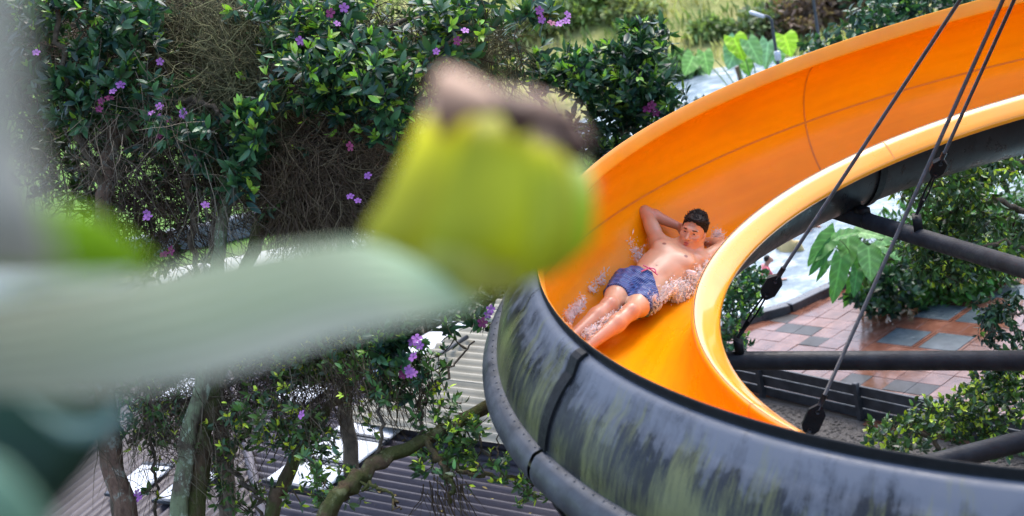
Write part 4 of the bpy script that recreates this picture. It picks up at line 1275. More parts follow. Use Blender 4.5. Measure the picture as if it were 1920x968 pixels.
# --- low tree whose mossy limb crosses in front of the tin roof
tC = tree_root('flowering_tree', 600, 7.9, 'low tree with a mossy limb reaching right in front of the tin roof')
kC = trunk(tC, [(598, 1000, 7.6), (650, 920, 7.7), (705, 872, 7.8), (800, 825, 7.95), (880, 785, 8.1), (960, 735, 8.3), (1010, 690, 8.5)], .044, .023, 'mossbark', rough=.16)
kC2 = branch(tC, [(800, 825, 7.95), (830, 870, 7.8), (850, 900, 7.7), (840, 940, 7.7)], .022, .010, 'mossbark')
kC3 = branch(tC, [(815, 850, 7.9), (880, 888, 7.8), (950, 895, 7.8), (1020, 892, 7.9)], .016, .006, 'mossbark')
kC4 = branch(tC, [(705, 872, 7.8), (716, 800, 7.8), (712, 730, 7.9), (730, 650, 8.0), (760, 600, 8.1)], .012, .006, 'bark')
kC5 = branch(tC, [(790, 828, 7.95), (795, 760, 8.0), (840, 700, 8.1), (890, 640, 8.2)], .010, .005, 'bark')
kC6 = branch(tC, [(670, 900, 7.7), (720, 920, 7.6), (752, 955, 7.5)], .012, .006, 'mossbark')
kC7 = branch(tC, [(880, 785, 8.1), (905, 840, 7.9), (935, 870, 7.9), (930, 800, 8.0)], .008, .004, 'bark')
skC = np.vstack([kC[10:], kC2, kC3, kC4, kC5, kC6, kC7])
crown(tC, [(740, 640, 7.9, 70, 60, .2, 1.6), (880, 600, 8.6, 70, 30, .2), (770, 690, 8.0, 70, 60, .2)], 200, skC, .075, gap=.2, seed=7., young=.25, tone=.9, singles=60)
crown(tC, [(840, 690, 8.2, 80, 70, .3), (860, 780, 8.0, 90, 70, .3), (700, 720, 8.0, 80, 60, .3), (960, 900, 7.7, 90, 60, .3), (840, 860, 7.9, 90, 40, .3), (620, 880, 7.7, 60, 60, .3)], 620, skC, .052, per=(4, 7), gap=.0, gsc=4., seed=8., young=.45, tone=1.55, hue=(1.4, 1.05, .65), singles=60)
hanging(tC, [(830, 910, 7.7, 60, 30, .2), (700, 700, 8.0, 130, 60, .3)], 260, .30, .0028, (.07, .05, .03), .8, seed=8.)
flowers(tC, [(773, 641), (782, 636), (787, 648), (766, 693), (775, 700), (768, 702), (775, 670), (920, 580), (566, 778), (915, 590)], 7.75, FLW, .029)
flowers(tC, [(756, 702), (905, 605), (760, 690)], 7.8, FLD, .028)

# --- leaning tree with thin crooked limbs and brownish leaves
tD = tree_root('flowering_tree', 500, 8.6, 'thin crooked tree with small brownish green leaves under the pale bract')
kD = trunk(tD, [(505, 985, 8.4), (535, 900, 8.45), (575, 820, 8.5), (600, 775, 8.5), (640, 745, 8.5), (690, 690, 8.5), (745, 640, 8.5), (790, 590, 8.6)], .040, .012, 'mossbark')
kD2 = branch(tD, [(440, 620, 8.7), (500, 660, 8.6), (520, 720, 8.5), (545, 770, 8.4)], .012, .006, 'bark')
kD3 = branch(tD, [(395, 840, 8.5), (440, 890, 8.4), (480, 930, 8.4), (490, 985, 8.4)], .016, .010, 'bark')
kD4 = branch(tD, [(270, 660, 8.8), (280, 780, 8.7), (292, 900, 8.7), (290, 985, 8.7)], .014, .009, 'bark')
kD5 = branch(tD, [(240, 830, 8.7), (330, 760, 8.7), (420, 730, 8.7), (520, 650, 8.6)], .012, .006, 'bark')
skD = np.vstack([kD[14:], kD2, kD3, kD4, kD5])
crown(tD, [(530, 660, 8.6, 130, 80, .4, 1.3), (620, 650, 8.6, 100, 70, .4), (470, 640, 8.8, 90, 70, .4)], 900, skD, .055, per=(4, 7), gap=.05, gsc=4., seed=9., young=.18, tone=1.3, hue=(2.0, 1.1, .6), singles=40)
crown(tD, [(290, 760, 8.8, 90, 90, .4), (460, 890, 8.5, 90, 80, .3, .7), (580, 830, 8.3, 60, 70, .3, .8), (290, 880, 8.8, 80, 60, .3, .7), (440, 770, 8.8, 60, 60, .3, .6)], 640, skD, .052, per=(4, 7), gap=.0, gsc=4.5, seed=11., young=.3, tone=1.3, hue=(1.5, 1., .6), singles=40)
hanging(tA, [(250, 250, 8.3, 200, 200, .3), (130, 330, 8.3, 120, 120, .3), (420, 380, 8.3, 90, 90, .2)], 380, .5, .0021, (.12, .10, .075), .5, name='moss_strands', seed=41., gap=.1)
hanging(tD, [(560, 700, 8.2, 260, 110, .3), (300, 800, 8.3, 160, 130, .3)], 500, .45, .0020, (.10, .08, .055), .6, name='moss_strands', seed=42., gap=.1)
hanging(tD, [(520, 720, 8.7, 160, 110, .4), (330, 790, 8.9, 130, 120, .4)], 2200, .40, .0028, (.085, .058, .04), .35, seed=9., curl=.4)
crown(tD, [(520, 800, 8.3, 130, 80, .3), (400, 860, 8.3, 90, 80, .3, .7), (660, 800, 8.2, 90, 80, .3), (620, 930, 8.0, 110, 40, .3, .6)], 420, np.vstack([skD, skC]), .055, per=(4, 7), gap=.0, gsc=4., seed=51., young=.5, tone=1.5, hue=(1.5, 1., .6), name='small_foliage')
flowers(tD, [(262, 935), (250, 945), (258, 925)], 8.5, FLW, .026)

# --- darker trees standing behind the first row
def back_tree(px, d, blobs, n, label, seed, tone, leafL=.12, trunk_px=None):
    o = tree_root('dense_tree', px, d, label, 'tree', 'dark trees behind the flowering trees')
    k_ = trunk(o, [(px, 620, d), (px + 10, 420, d), (px + 5, 200, d), (px + 20, 0, d), (px + 15, -200, d)], .055, .025, 'bark')
    b2 = branch(o, [(px + 10, 300, d), (px - 70, 200, d), (px - 130, 60, d)], .04, .015, 'bark')
    b3 = branch(o, [(px + 10, 260, d), (px + 90, 170, d), (px + 170, 40, d)], .04, .015, 'bark')
    sk = np.vstack([k_[10:], b2, b3])
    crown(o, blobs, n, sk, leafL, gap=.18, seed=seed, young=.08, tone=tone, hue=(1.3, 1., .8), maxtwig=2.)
    hanging(o, blobs, n * 2, .6, .005, (.05, .036, .025), .5, seed=seed)
    return o
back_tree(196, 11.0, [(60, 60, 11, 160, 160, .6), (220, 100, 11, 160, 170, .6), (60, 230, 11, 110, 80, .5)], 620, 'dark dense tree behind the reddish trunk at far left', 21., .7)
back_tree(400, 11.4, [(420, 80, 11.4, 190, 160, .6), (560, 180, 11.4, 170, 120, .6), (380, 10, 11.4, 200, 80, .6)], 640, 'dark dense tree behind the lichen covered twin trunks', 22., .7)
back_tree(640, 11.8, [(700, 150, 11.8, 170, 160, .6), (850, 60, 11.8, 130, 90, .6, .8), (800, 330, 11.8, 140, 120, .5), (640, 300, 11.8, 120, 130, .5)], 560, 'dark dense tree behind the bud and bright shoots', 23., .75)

# --- glossy shrub above the slide
tS = tree_root('glossy_shrub', 1130, 12.2, 'dark glossy leaved shrub standing directly above the left end of the slide', 'shrub')
q0 = at(1130, 420, 12.2)
kS = trunk(tS, [(1130, 420, 12.2), (1125, 330, 12.2), (1110, 240, 12.2), (1100, 160, 12.2)], .04, .015, 'bark', n=18)
kS2 = branch(tS, [(1125, 330, 12.2), (1180, 220, 12.1), (1210, 120, 12.1), (1222, 30, 12.1)], .022, .008, 'bark')
kS3 = branch(tS, [(1120, 320, 12.2), (1050, 250, 12.2), (1000, 170, 12.2), (975, 130, 12.2)], .022, .008, 'bark')
kS4 = branch(tS, [(1150, 300, 12.2), (1230, 240, 12.2), (1280, 170, 12.2)], .016, .007, 'bark')
skS = np.vstack([kS[8:], kS2, kS3, kS4])
crown(tS, [(1205, 95, 12.1, 62, 70, .4, 1.2), (1150, 150, 12.1, 100, 75, .5, 1.1), (1040, 135, 12.2, 85, 55, .4), (1220, 170, 12.1, 75, 60, .4), (1110, 225, 12.2, 110, 70, .4, .8), (1120, 290, 12.2, 70, 60, .3, .4)], 820, skS, .10, gap=.22, gsc=3., seed=12., young=.42, tone=.85, singles=130)
flowers(tS, [(1215, 205), (1230, 212), (1222, 198)], 11.8, FLD, .045)

# --- bushes behind the far rim of the slide
tR = tree_root('leafy_tree', 2010, 15.5, 'dense small leaved tree just behind the far orange rim of the slide', 'tree')
kR = trunk(tR, [(2010, 420, 15.5), (1960, 260, 15.5), (1850, 130, 15.5), (1740, 60, 15.5), (1660, 50, 15.5)], .08, .02, 'bark', n=22)
kR2 = branch(tR, [(1740, 65, 15.5), (1640, 110, 15.4), (1570, 95, 15.4), (1530, 100, 15.4)], .03, .012, 'bark')
skR = np.vstack([kR[6:], kR2])
crown(tR, [(1600, 75, 15.3, 100, 40, .6), (1690, 30, 15.3, 110, 45, .6), (1560, 85, 15.3, 60, 40, .5), (1640, 120, 15.3, 130, 40, .5), (1760, 0, 15.4, 100, 40, .5)], 620, skR, .085, ratio=.5, gap=.25, seed=13., young=.12, tone=.95, droop=.6, singles=40)

# --- shrub growing up inside the curve
tL = tree_root('leafy_shrub', 1385, 13.4, 'small leafy shrub inside the slide curve beside the yellow lip', 'shrub')
q = atz(1395, 668, 0); tL.location = (q[0], q[1], 0)
kL = branch(tL, [(1395, 668, 13.6), (1390, 600, 13.6), (1400, 520, 13.6), (1405, 480, 13.6)], .02, .008, 'bark', name='stem')
kL2 = branch(tL, [(1392, 620, 13.6), (1370, 560, 13.6), (1365, 520, 13.6)], .014, .006, 'bark', name='stem')
crown(tL, [(1395, 525, 13.5, 50, 45, .4), (1380, 590, 13.5, 50, 50, .4), (1385, 640, 13.5, 45, 30, .4), (1415, 560, 13.5, 20, 40, .3)], 300, np.vstack([kL, kL2]), .062, ratio=.5, gap=.25, seed=14., young=.35, tone=1.1, singles=40)

# --- drooping tree at the right
tT = tree_root('drooping_tree', 1960, 11.6, 'tree with drooping small leaved branches at the right edge below the slide', 'tree')
kT = trunk(tT, [(2010, 900, 11.6), (1990, 600, 11.6), (1960, 420, 11.6), (1930, 300, 11.6), (1900, 180, 11.6)], .10, .04, 'bark')
kT2 = branch(tT, [(1960, 420, 11.6), (1880, 380, 11.5), (1800, 390, 11.4), (1730, 440, 11.4)], .03, .01, 'bark')
kT3 = branch(tT, [(1930, 310, 11.6), (1850, 290, 11.5), (1760, 320, 11.4), (1690, 370, 11.4)], .03, .01, 'bark')
kT4 = branch(tT, [(1975, 520, 11.6), (1900, 460, 11.4), (1830, 470, 11.3), (1760, 500, 11.3)], .025, .008, 'bark')
kT5 = branch(tT, [(1990, 640, 11.6), (1930, 590, 11.3), (1880, 600, 11.2), (1840, 640, 11.2)], .02, .006, 'bark')
skT = np.vstack([kT[10:], kT2, kT3, kT4, kT5])
crown(tT, [(1770, 350, 11.4, 120, 55, .6), (1860, 320, 11.4, 90, 50, .6), (1740, 440, 11.4, 90, 50, .4), (1850, 420, 11.4, 90, 60, .5), (1780, 500, 11.3, 80, 40, .3), (1890, 500, 11.4, 50, 40, .3, .5)], 1500, skT, .066, ratio=.42, per=(5, 8), gap=.12, gsc=3.4, seed=15., young=.35, tone=1.35, droop=.9, hue=(1.4, 1., .7), singles=60)
crown(tT, [(1885, 600, 11.2, 55, 55, .3), (1905, 660, 11.2, 40, 50, .3), (1860, 580, 11.2, 40, 30, .2, .6)], 160, skT, .06, ratio=.42, gap=.1, seed=16., young=.1, tone=.7, droop=.8)

tV = tree_root('leafy_shrub', 1800, 10.6, 'round green shrub filling the lower right corner above the near rim', 'shrub')
q = at(1790, 900, 11.2); tV.location = (q[0], q[1], 0)
kV = branch(tV, [(1790, 960, 11.2), (1780, 880, 11.2), (1740, 820, 11.1), (1690, 800, 11.0)], .03, .01, 'bark', name='stem')
kV2 = branch(tV, [(1790, 930, 11.2), (1840, 830, 11.2), (1850, 760, 11.2), (1860, 700, 11.2)], .03, .01, 'bark', name='stem')
crown(tV, [(1700, 815, 11.0, 95, 38, .5), (1770, 780, 11.0, 80, 50, .5, 1.2), (1850, 760, 11.1, 80, 70, .5, 1.1), (1890, 700, 11.2, 50, 60, .4), (1800, 840, 11.0, 150, 30, .4), (1740, 735, 11.1, 12, 20, .1, .2)], 760, np.vstack([kV, kV2]), .060, ratio=.5, per=(5, 8), gap=.12, gsc=3.6, seed=17., young=.55, tone=1.2, hue=(1.4, 1., .65), singles=60)

# --- big leaved plants
def big_leaf(o, p0, p1, width, nrm_, col, mat='leaf_soft', stalk=None, sag=.12, waves=.03, heart=True, name='leaf'):
    p0, p1 = np.asarray(p0), np.asarray(p1)
    d = p1 - p0; L = np.linalg.norm(d); d /= L
    n_ = nrm(nrm_ - d * (nrm_ @ d)); x = np.cross(d, n_)
    nu, nv = 25, 13
    V, C_ = [], []
    for u in np.linspace(0, 1, nu):
        wd = width * .5 * (math.sin(PI * min(1, u * .86 + .14) ** .75) ** .8 if heart else math.sin(PI * u) ** .7) + .002
        for v in np.linspace(-1, 1, nv):
            h = .22 * abs(v) * wd - sag * L * u * u + waves * L * math.sin(u * 19 + v * 2) * abs(v)
            back = -.16 * L * abs(v) * (1 - u) ** 3 if heart else 0
            V.append(p0 + d * (u * L + back) + x * v * wd + n_ * h)
            rib = 1.7 if abs(v) < .12 else 1.35 if math.sin(u * 34 - abs(v) * 9) > .75 else .9
            C_.append(np.array(col) * rib)
    lf = mesh(name, V, grid_faces(nu, nv), M[mat], o, col=np.array(C_))
    if stalk is not None:
        s0 = np.asarray(stalk)
        MB().tube(curve_pts([s0, (s0 * .4 + p0 * .6) + np.array([0, 0, .12 * np.linalg.norm(p0 - s0)]), p0], 10), np.linspace(.022, .011, 10) * max(L, .3) * 1.4, 6).build('stalk', M['stalk'], o)
    return lf
M['stalk'] = simple('green_stalk', (.10, .20, .05), (.19, .30, .09), 12, .5, .2)
M['stalk_brown'] = simple('brown_stalk', (.14, .08, .045), (.24, .15, .08), 12, .6, .2)
g0 = atz(1640, 586, 0)
pl = empty('elephant_ear_plant', (g0[0], g0[1], 0), 'big leaved green plant between the pool and the wet plaza', 'plant')
D0 = 16.0
sv = np.array([0, 0, 1.])
GR = (.09, .24, .05); GL = (.17, .33, .11); GD = (.05, .17, .04)
for a_, b_, wd, col_, nn in [((1566, 436), (1514, 494), 40, GR, -CC + sv), ((1557, 458), (1519, 516), 22, GD, -CC), ((1552, 490), (1533, 526), 14, GD, -CC), ((1577, 484), (1563, 568), 36, GR, -CC), ((1610, 500), (1587, 578), 34, GR, -CC + CA * .4),
                             ((1590, 440), (1590, 505), 40, GL, -CC * .6 + sv), ((1628, 462), (1634, 526), 44, GL, -CC + sv * .3), ((1640, 480), (1646, 548), 34, GR, -CC), ((1607, 505), (1602, 556), 24, GD, -CC), ((1697, 520), (1705, 552), 24, GR, -CC),
                             ((1606, 436), (1660, 442), 40, GL, sv - CC * .4), ((1655, 452), (1690, 486), 40, GL, sv - CC * .5), ((1570, 445), (1612, 432), 34, GR, sv - CC * .4), ((1665, 500), (1672, 548), 26, GD, -CC), ((1622, 540), (1624, 575), 22, GR, -CC), ((1655, 545), (1665, 580), 20, GD, -CC)]:
    dd = D0 + RNG.uniform(-.3, .3)
    big_leaf(pl, at(*a_, dd), at(*b_, dd - .15), wd / FPX * dd, nn, col_, stalk=g0 + RNG.normal(0, .08, 3) * (1, 1, 0))
sk = np.array([g0 + np.array([0, 0, z]) for z in np.linspace(.02, .5, 8)])
crown(pl, [(1640, 565, 16.1, 60, 22, .4), (1690, 530, 16.1, 50, 40, .4), (1680, 570, 16.2, 60, 14, .3)], 170, sk, .09, ratio=.5, gap=.4, seed=18., young=.1, tone=.7, name='ground_cover')

g1 = at(1400, 150, 27.); g1 = np.array([g1[0], g1[1], 0])
pf = empty('elephant_ear_plant', tuple(g1), 'far clump of huge pale leaves behind the slide beside the lamp', 'plant')
for a_, b_, wd, col_, nn in [((1385, 78), (1366, 128), 50, (.20, .36, .22), -CC), ((1375, 70), (1396, 112), 44, (.36, .55, .03), -CC * .6 + sv), ((1402, 76), (1428, 122), 34, (.19, .34, .13), -CC), ((1440, 78), (1436, 128), 34, (.20, .36, .2), -CC), ((1470, 66), (1484, 104), 44, (.36, .56, .03), -CC * .5 + sv), ((1395, 112), (1404, 140), 30, (.15, .33, .05), -CC), ((1456, 90), (1462, 124), 30, (.14, .30, .1), -CC), ((1300, 105), (1284, 140), 36, (.22, .38, .12), -CC), ((1320, 98), (1330, 140), 30, (.20, .36, .10), -CC)]:
    dd = 27 + RNG.uniform(-.4, .4)
    big_leaf(pf, at(*a_, dd), at(*b_, dd - .2), wd / FPX * dd, nn, col_, stalk=g1 + RNG.normal(0, .2, 3) * (1, 1, 0))
q = at(1382, 125, 27.)
MB().tube([g1 + (-.15, 0, 0), (g1 * .5 + q * .5), q], .05, 8).build('stem', M['stalk_brown'], pf)

# --- lamps
M['lamp'] = simple('dark_lamp_post', (.03, .035, .045), (.06, .07, .085), 12, .45, .1)
M['lamphead'] = simple('lamp_head', (.42, .44, .47), (.55, .57, .6), 9, .35, .1)
def lamp(px, py, d, arm_dx, label):
    top = at(px, py, d); s_ = d / FPX
    o = empty('street_lamp', (top[0], top[1], 0), label, 'lamp', 'lamp posts by the pool')
    MB().tube([(top[0], top[1], 0), (top[0], top[1], .5), tuple(top)], [.042, .034, .024], 10).build('post', M['lamp'], o)
    e_ = top + CA * arm_dx * s_ + np.array([0, 0, 7 * s_])
    MB().tube(curve_pts([top - (0, 0, .02), top + CA * arm_dx * .25 * s_ + np.array([0, 0, 5 * s_]), e_], 8), .018, 8).build('arm', M['lamp'], o)
    d_ = nrm(e_ - top); sd = nrm(np.cross(d_, (0, 0, 1)))
    hd = MB(); hd.box(e_ + d_ * .05, d_ * .12, sd * .05, np.cross(sd, d_) * .03, .018); hd.build('lamp_head', M['lamphead'], o)
    return o, top
lo, tp = lamp(1446, 36, 22., -20, 'curved arm lamp post standing between two far bright leaves')
q = at(1453, 108, 22.)
MB().box((tp[0], tp[1] - .06, q[2]), (.045, 0, 0), (0, .03, 0), (0, 0, .075), .01).build('control_box', M['lamphead'], lo)
lamp(1519, -40, 24., -20, 'dark lamp post rising out of the top of the picture right of the leaves')

# --- hill bushes and grass
def bush(px, py, d, r, label, col_, n=220, leafL=.22, name='bush', group='bushes on the hillside'):
    c = at(px, py, d)
    z0 = float(hill(c[0], c[1]))
    o = empty(name, (c[0], c[1], z0), label, 'bush', group)
    u = unit(n) * RNG.uniform(.4, 1, (n, 1)); u[:, 2] = np.abs(u[:, 2])
    C_ = np.array([c[0], c[1], z0]) + u * np.array([r, r * .8, r * .8])
    st = Strands()
    t = np.linspace(0, 1, 4)[None, :, None]
    b0 = np.array([c[0], c[1], z0 - .02])
    st.add(b0 + (C_[:, None] - b0) * t, .012, (.08, .06, .04)); st.build('twigs', o)
    ow = np.repeat(np.arange(n), 6)
    N_ = len(ow); dd = unit(N_) + u[ow] * .8
    V, F = leaf_geo(C_[ow] + unit(N_) * r * .08, dd, unit(N_) + np.array([0, 0, 1.]), leafL * RNG.uniform(.6, 1.2, N_), leafL * .45 * RNG.uniform(.8, 1.2, N_))
    tag(mesh('foliage', V, F, M['leaf_soft'], o, col=np.repeat(np.array(col_) * RNG.uniform(.6, 1.3, (N_, 1)), 14, axis=0)), kind='stuff')
def hit(px, py):
    d = CC + CA * (px - 960) / FPX - CB * (py - 484) / FPX
    for t in np.arange(20, 200, .25):
        q = CAM + d * t
        if q[2] < hill(q[0], q[1]): return t
    return 200
for px, py, r, col_, lb in [(1075, 48, 1.1, (.16, .21, .07), 'olive bush on the hillside below the hanging purple blossom'), (1000, 70, 1.2, (.17, .19, .07), 'dry olive bush at the left end of the grassy hill'), (1130, 18, 1.4, (.15, .22, .06), 'green bush high on the hillside above the glossy shrub'),
                            (1262, 150, .8, (.10, .17, .07), 'low dark green bush at the hill foot right of the glossy shrub'), (1490, 66, 1.0, (.13, .085, .06), 'brownish red bush behind the lamp post'), (1440, 70, .9, (.09, .12, .05), 'dark bush between the two bright far leaves'),
                            (1580, 8, 1.7, (.05, .10, .05), 'dark green bush at the top edge right of the second lamp'), (1545, 40, 1.1, (.11, .07, .05), 'brown bush right of the second lamp post'), (1190, 40, .8, (.22, .24, .10), 'pale dry bush in the middle of the grassy hill'), (1330, 70, .6, (.15, .2, .07), 'small green bush on the hill just above the far leaves')]:
    bush(px, py, hit(px, py), r, lb, np.array(col_) * 1.5)
n_ = 16000
gx = RNG.uniform(-3, 24, n_); gy = 33 + 26 * RNG.uniform(0, 1, n_) ** 1.2
keep = gapnoise(np.stack([gx, gy, 0 * gx], -1), .6, 3.) > -.5
gx, gy = gx[keep], gy[keep]; n_ = len(gx)
gz = hill(gx, gy)
V, F = leaf_geo(np.stack([gx, gy, gz - .02], -1), np.stack([RNG.normal(0, .35, n_), RNG.normal(0, .35, n_), np.ones(n_)], -1), unit(n_), RNG.uniform(.15, .45, n_), RNG.uniform(.03, .08, n_))
gc = np.where((gapnoise(np.stack([gx, gy, 0 * gx], -1), .9, 1.) > .1)[:, None], (.17, .24, .07), (.44, .42, .18)) * RNG.uniform(.7, 1.2, (n_, 1))
tag(mesh('hill_grass', V, F, M['leaf_soft'], col=np.repeat(gc, 14, axis=0)), 'long dry yellow grass covering the hillside', 'grass', kind='stuff')

# ------------------------------------------------------------------ tin roofs below the trees
d1, d2 = nrm([.83, -.55, 0]), nrm([.55, .83, 0])
R0 = np.array([-2.50, 11.08, 1.30])
SL = .10
def tinmat(name, c1, c2, stain, rough=.46):
    m, n, l, b = newmat(name)
    g = n.new('ShaderNodeNewGeometry')
    oi = n.new('ShaderNodeObjectInfo')
    c = ramp(n, l, noise(n, l, 2.2, 6, .65, vec=g.outputs['Position']), [(.3, c1), (.7, c2)])
    c = mixc(n, l, ramp(n, l, noise(n, l, 1.1, 7, .7, vec=g.outputs['Position']), [(.52, (0, 0, 0)), (.66, (.8, .8, .8))]), c, stain)
    h = n.new('ShaderNodeHueSaturation'); l.new(c, h.inputs['Color'])
    l.new(mth(n, l, 'ADD', mth(n, l, 'MULTIPLY', oi.outputs['Random'], .3), .85), h.inputs['Value'])
    l.new(h.outputs[0], b.inputs['Base Color']); P(b, Roughness=rough, Specular_IOR_Level=.28)
    bump(n, l, b, noise(n, l, 40, 4, vec=g.outputs['Position']), .2, .004)
    return m
M['tin'] = tinmat('purple_grey_tin', (.048, .040, .048), (.092, .080, .095), (.035, .026, .025))
M['tin_cream'] = tinmat('cream_tin', (.24, .225, .17), (.34, .315, .25), (.16, .14, .10))
M['skylight'] = simple('white_skylight', (.46, .48, .51), (.60, .62, .65), 3, .3, .05)
M['shedwall'] = simple('shed_wall', (.12, .10, .085), (.2, .17, .15), 4, .8, .3)
def RP(a, b, plane, lift=0.):
    z = -SL * a if plane == 'r' else SL * b
    return R0 + d1 * a + d2 * b + np.array([0, 0, z + lift])
shed = empty('tin_roofed_shed', (float(R0[0]), float(R0[1]), 0), 'purple grey corrugated tin roofed shed under the flowering trees', 'shed')
PITCHC = .108
def corr_sheet(parent, u0, u1, plane, lo, hi, mat, k, name='roof_sheet', fn=None, pitch=PITCHC):
    us = np.arange(u0, u1 + .0001, pitch / 6)
    V = []
    for u in us:
        h = .5 + .5 * math.cos(2 * PI * u / pitch)
        h = .042 * (h * h * (3 - 2 * h)) + .004 * (k % 2)
        for t in np.linspace(0, 1, 5):
            if fn: V.append(fn(u, lo + (hi - lo) * t, h)); continue
            if plane == 'r': a0 = max(-u, -9); a = a0 + (hi - a0) * t; V.append(RP(a, u, 'r', h))
            else: b0 = u; b = b0 + (lo - b0) * t; V.append(RP(-u, b, 'l', h))
    F = grid_faces(len(us), 5)
    if plane == 'l': F = F[:, ::-1]
    return mesh(name, V, F, mat, parent)
for k, u in enumerate(np.arange(-.98, 2.0, .784)):
    corr_sheet(shed, u, u + .80, 'r', 0, min(3.7, (2.85 - .55 * (u + .8)) / .83), M['tin'], k)
for k, u in enumerate(np.arange(-.784, 4.2, .784)):
    corr_sheet(shed, u, u + .80, 'l', -1.0, 0, M['tin'], k)
MB().tube([RP(.9, -.9, 'r', .02), RP(0, 0, 'r', .03), RP(-4.4, 4.4, 'r', .03)], .045, 8).build('hip_cap', M['tin'], shed)
def sky_panel(a0, a1, b0, b1, plane):
    mb = MB(); c = RP((a0 + a1) / 2, (b0 + b1) / 2, plane, .075)
    s_ = np.array([0, 0, -SL]) if plane == 'r' else np.zeros(3)
    t_ = np.array([0, 0, SL]) if plane == 'l' else np.zeros(3)
    o = mb.box(c, (d1 + s_) * (a1 - a0) / 2, (d2 + t_) * (b1 - b0) / 2, (0, 0, .012), .006).build('skylight', M['skylight'], shed, smooth=False)
    fr = MB()
    for q in (0, 1): fr.box(c + (d2 + t_) * (b1 - b0) / 2 * (2 * q - 1) + (0, 0, .004), (d1 + s_) * ((a1 - a0) / 2 + .012), (d2 + t_) * .02, (0, 0, .016), .004)
    fr.build('frame', M['ledge'], o, smooth=False)
for b0, b1 in ((.06, .46), (.52, .95), (1.01, 1.44)): sky_panel(.06, .66, b0, b1, 'r')
for px, py in ((255, 875), (345, 885), (345, 735), (560, 730)):
    q = atz(px, py, 1.5) - R0; a, b = q @ d1, q @ d2
    sky_panel(a - .18, a + .18, b - .24, b + .24, 'l') if a < -b else sky_panel(a - .2, a + .2, b - .2, b + .2, 'r')
for a_, b_ in ((RP(3.4, -.9, 'r'), RP(1.75, 2.1, 'r')), (RP(.7, -.8, 'l'), RP(-4.0, -.8, 'l'))):
    m_ = (a_ + b_) / 2; e_ = (b_ - a_) / 2; e_[2] = 0; hh = (min(a_[2], b_[2]) - .05) / 2
    MB().box((m_[0], m_[1], hh), e_, nrm(np.cross(e_, (0, 0, 1))) * .05, (0, 0, hh)).build('wall', M['shedwall'], shed, smooth=False)
# fallen yellow leaves on the tin
n_ = 90
la, lb = RNG.uniform(.4, 3.0, n_), RNG.uniform(-.2, 2.6, n_)
Pl = np.array([RP(a, b, 'r', .028) for a, b in zip(la, lb)])
V, F = leaf_geo(Pl, np.concatenate([unit(n_)[:, :2], np.zeros((n_, 1))], 1), np.tile([0, 0, 1.], (n_, 1)), RNG.uniform(.05, .09, n_), RNG.uniform(.02, .035, n_))
tag(mesh('fallen_leaves', V, F, M['leaf_soft'], col=np.repeat(np.array([.50, .38, .06]) * RNG.uniform(.5, 1.2, (n_, 1)), 14, axis=0)), 'fallen yellow leaves scattered over the corrugated tin roof', 'leaves', kind='stuff')
# cream roof beside the slide
B0 = atz(866, 628, 1.5)
cs = empty('cream_roofed_shed', (float(B0[0]), float(B0[1]), 0), 'small cream corrugated roof just left of the black slide wall', 'shed')
dc = nrm(atz(960, 636, 1.5) - B0); dn = nrm(np.cross((0, 0, 1), dc))
for k in range(3):
    corr_sheet(cs, .78 * k - 1.75, .78 * k - .95, 'x', 0, 2.2, M['tin_cream'], k, fn=lambda u, t, h: B0 + dc * t + dn * u + np.array([0, 0, h + .1 * (u + .5)]), pitch=.12)
c = B0 + dc * 1.1 - dn * .5
MB().box((c[0], c[1], .62), dc * 1.05, dn * .9, (0, 0, .62)).build('wall', M['shedwall'], cs, smooth=False)
pw = B0 - dc * .22 - dn * .35
MB().box(pw, dc * .20, dn * .62, (0, 0, .02), .008).build('white_panel', M['skylight'], cs, smooth=False)
q0, q1 = atz(818, 668, 1.6), atz(876, 632, 1.6)
MB().tube([q0, q1], .022, 8).build('pipe', M['ledge'], cs)

# stone wall and pale path far behind the trees, white house
wl = empty('stone_wall', (-5.2, 26.4, 0), 'low dark stone wall seen between the tree trunks at left', 'wall')
M['stone'] = simple('dark_stone', (.055, .06, .07), (.15, .16, .18), 3, .8, .6, .03)
for k in range(22):
    for r_ in range(2):
        x = -9.2 + k * .36 + .18 * r_
        MB().box((x, 26.4 - .03 * ((k + r_) % 3), .12 + r_ * .22), (.172, 0, 0), (0, .15, 0), (0, 0, .102), .02).build('stone', M['stone'], wl, smooth=False)
M['pale'] = simple('pale_concrete', (.42, .40, .36), (.58, .56, .52), 2, .6, .2)
tag(poly_sheet('path', [(-12, 24.4), (-1.2, 23.6), (-1.2, 24.6), (-12, 25.6)], .012, M['pale']), kind='structure')
hq = at(150, 300, 44.)
hs = empty('white_house', (hq[0], hq[1], 0), 'white house with a pinkish roof glimpsed through the leaves at far left', 'house')
M['white'] = simple('white_wall', (.60, .60, .62), (.72, .72, .74), 2, .7, .1)
M['pinkroof'] = simple('pink_roof', (.34, .20, .17), (.45, .28, .24), 6, .7, .4)
zt = hq[2]
MB().box((hq[0], hq[1], zt / 2), (2.2, 0, 0), (0, 2, 0), (0, 0, zt / 2), .02).build('wall', M['white'], hs, smooth=False)
rb = MB(); e = [(hq[0] + x, hq[1] + y, zt + z) for x, y, z in ((-2.5, -2.3, -.05), (2.5, -2.3, -.05), (2.5, 2.3, -.05), (-2.5, 2.3, -.05), (-2.5, 0, .9), (2.5, 0, .9))]
rb.add(e, [(0, 1, 5, 4), (2, 3, 4, 5), (0, 4, 3), (1, 2, 5), (3, 2, 1, 0)]); rb.build('roof', M['pinkroof'], hs, smooth=False)
for x in (-1.2, 0, 1.2):
    MB().box((hq[0] + x, hq[1] - 2.005, zt - .9), (.3, 0, 0), (0, .02, 0), (0, 0, .4), .01).build('window', M['charcoal'], hs, smooth=False)

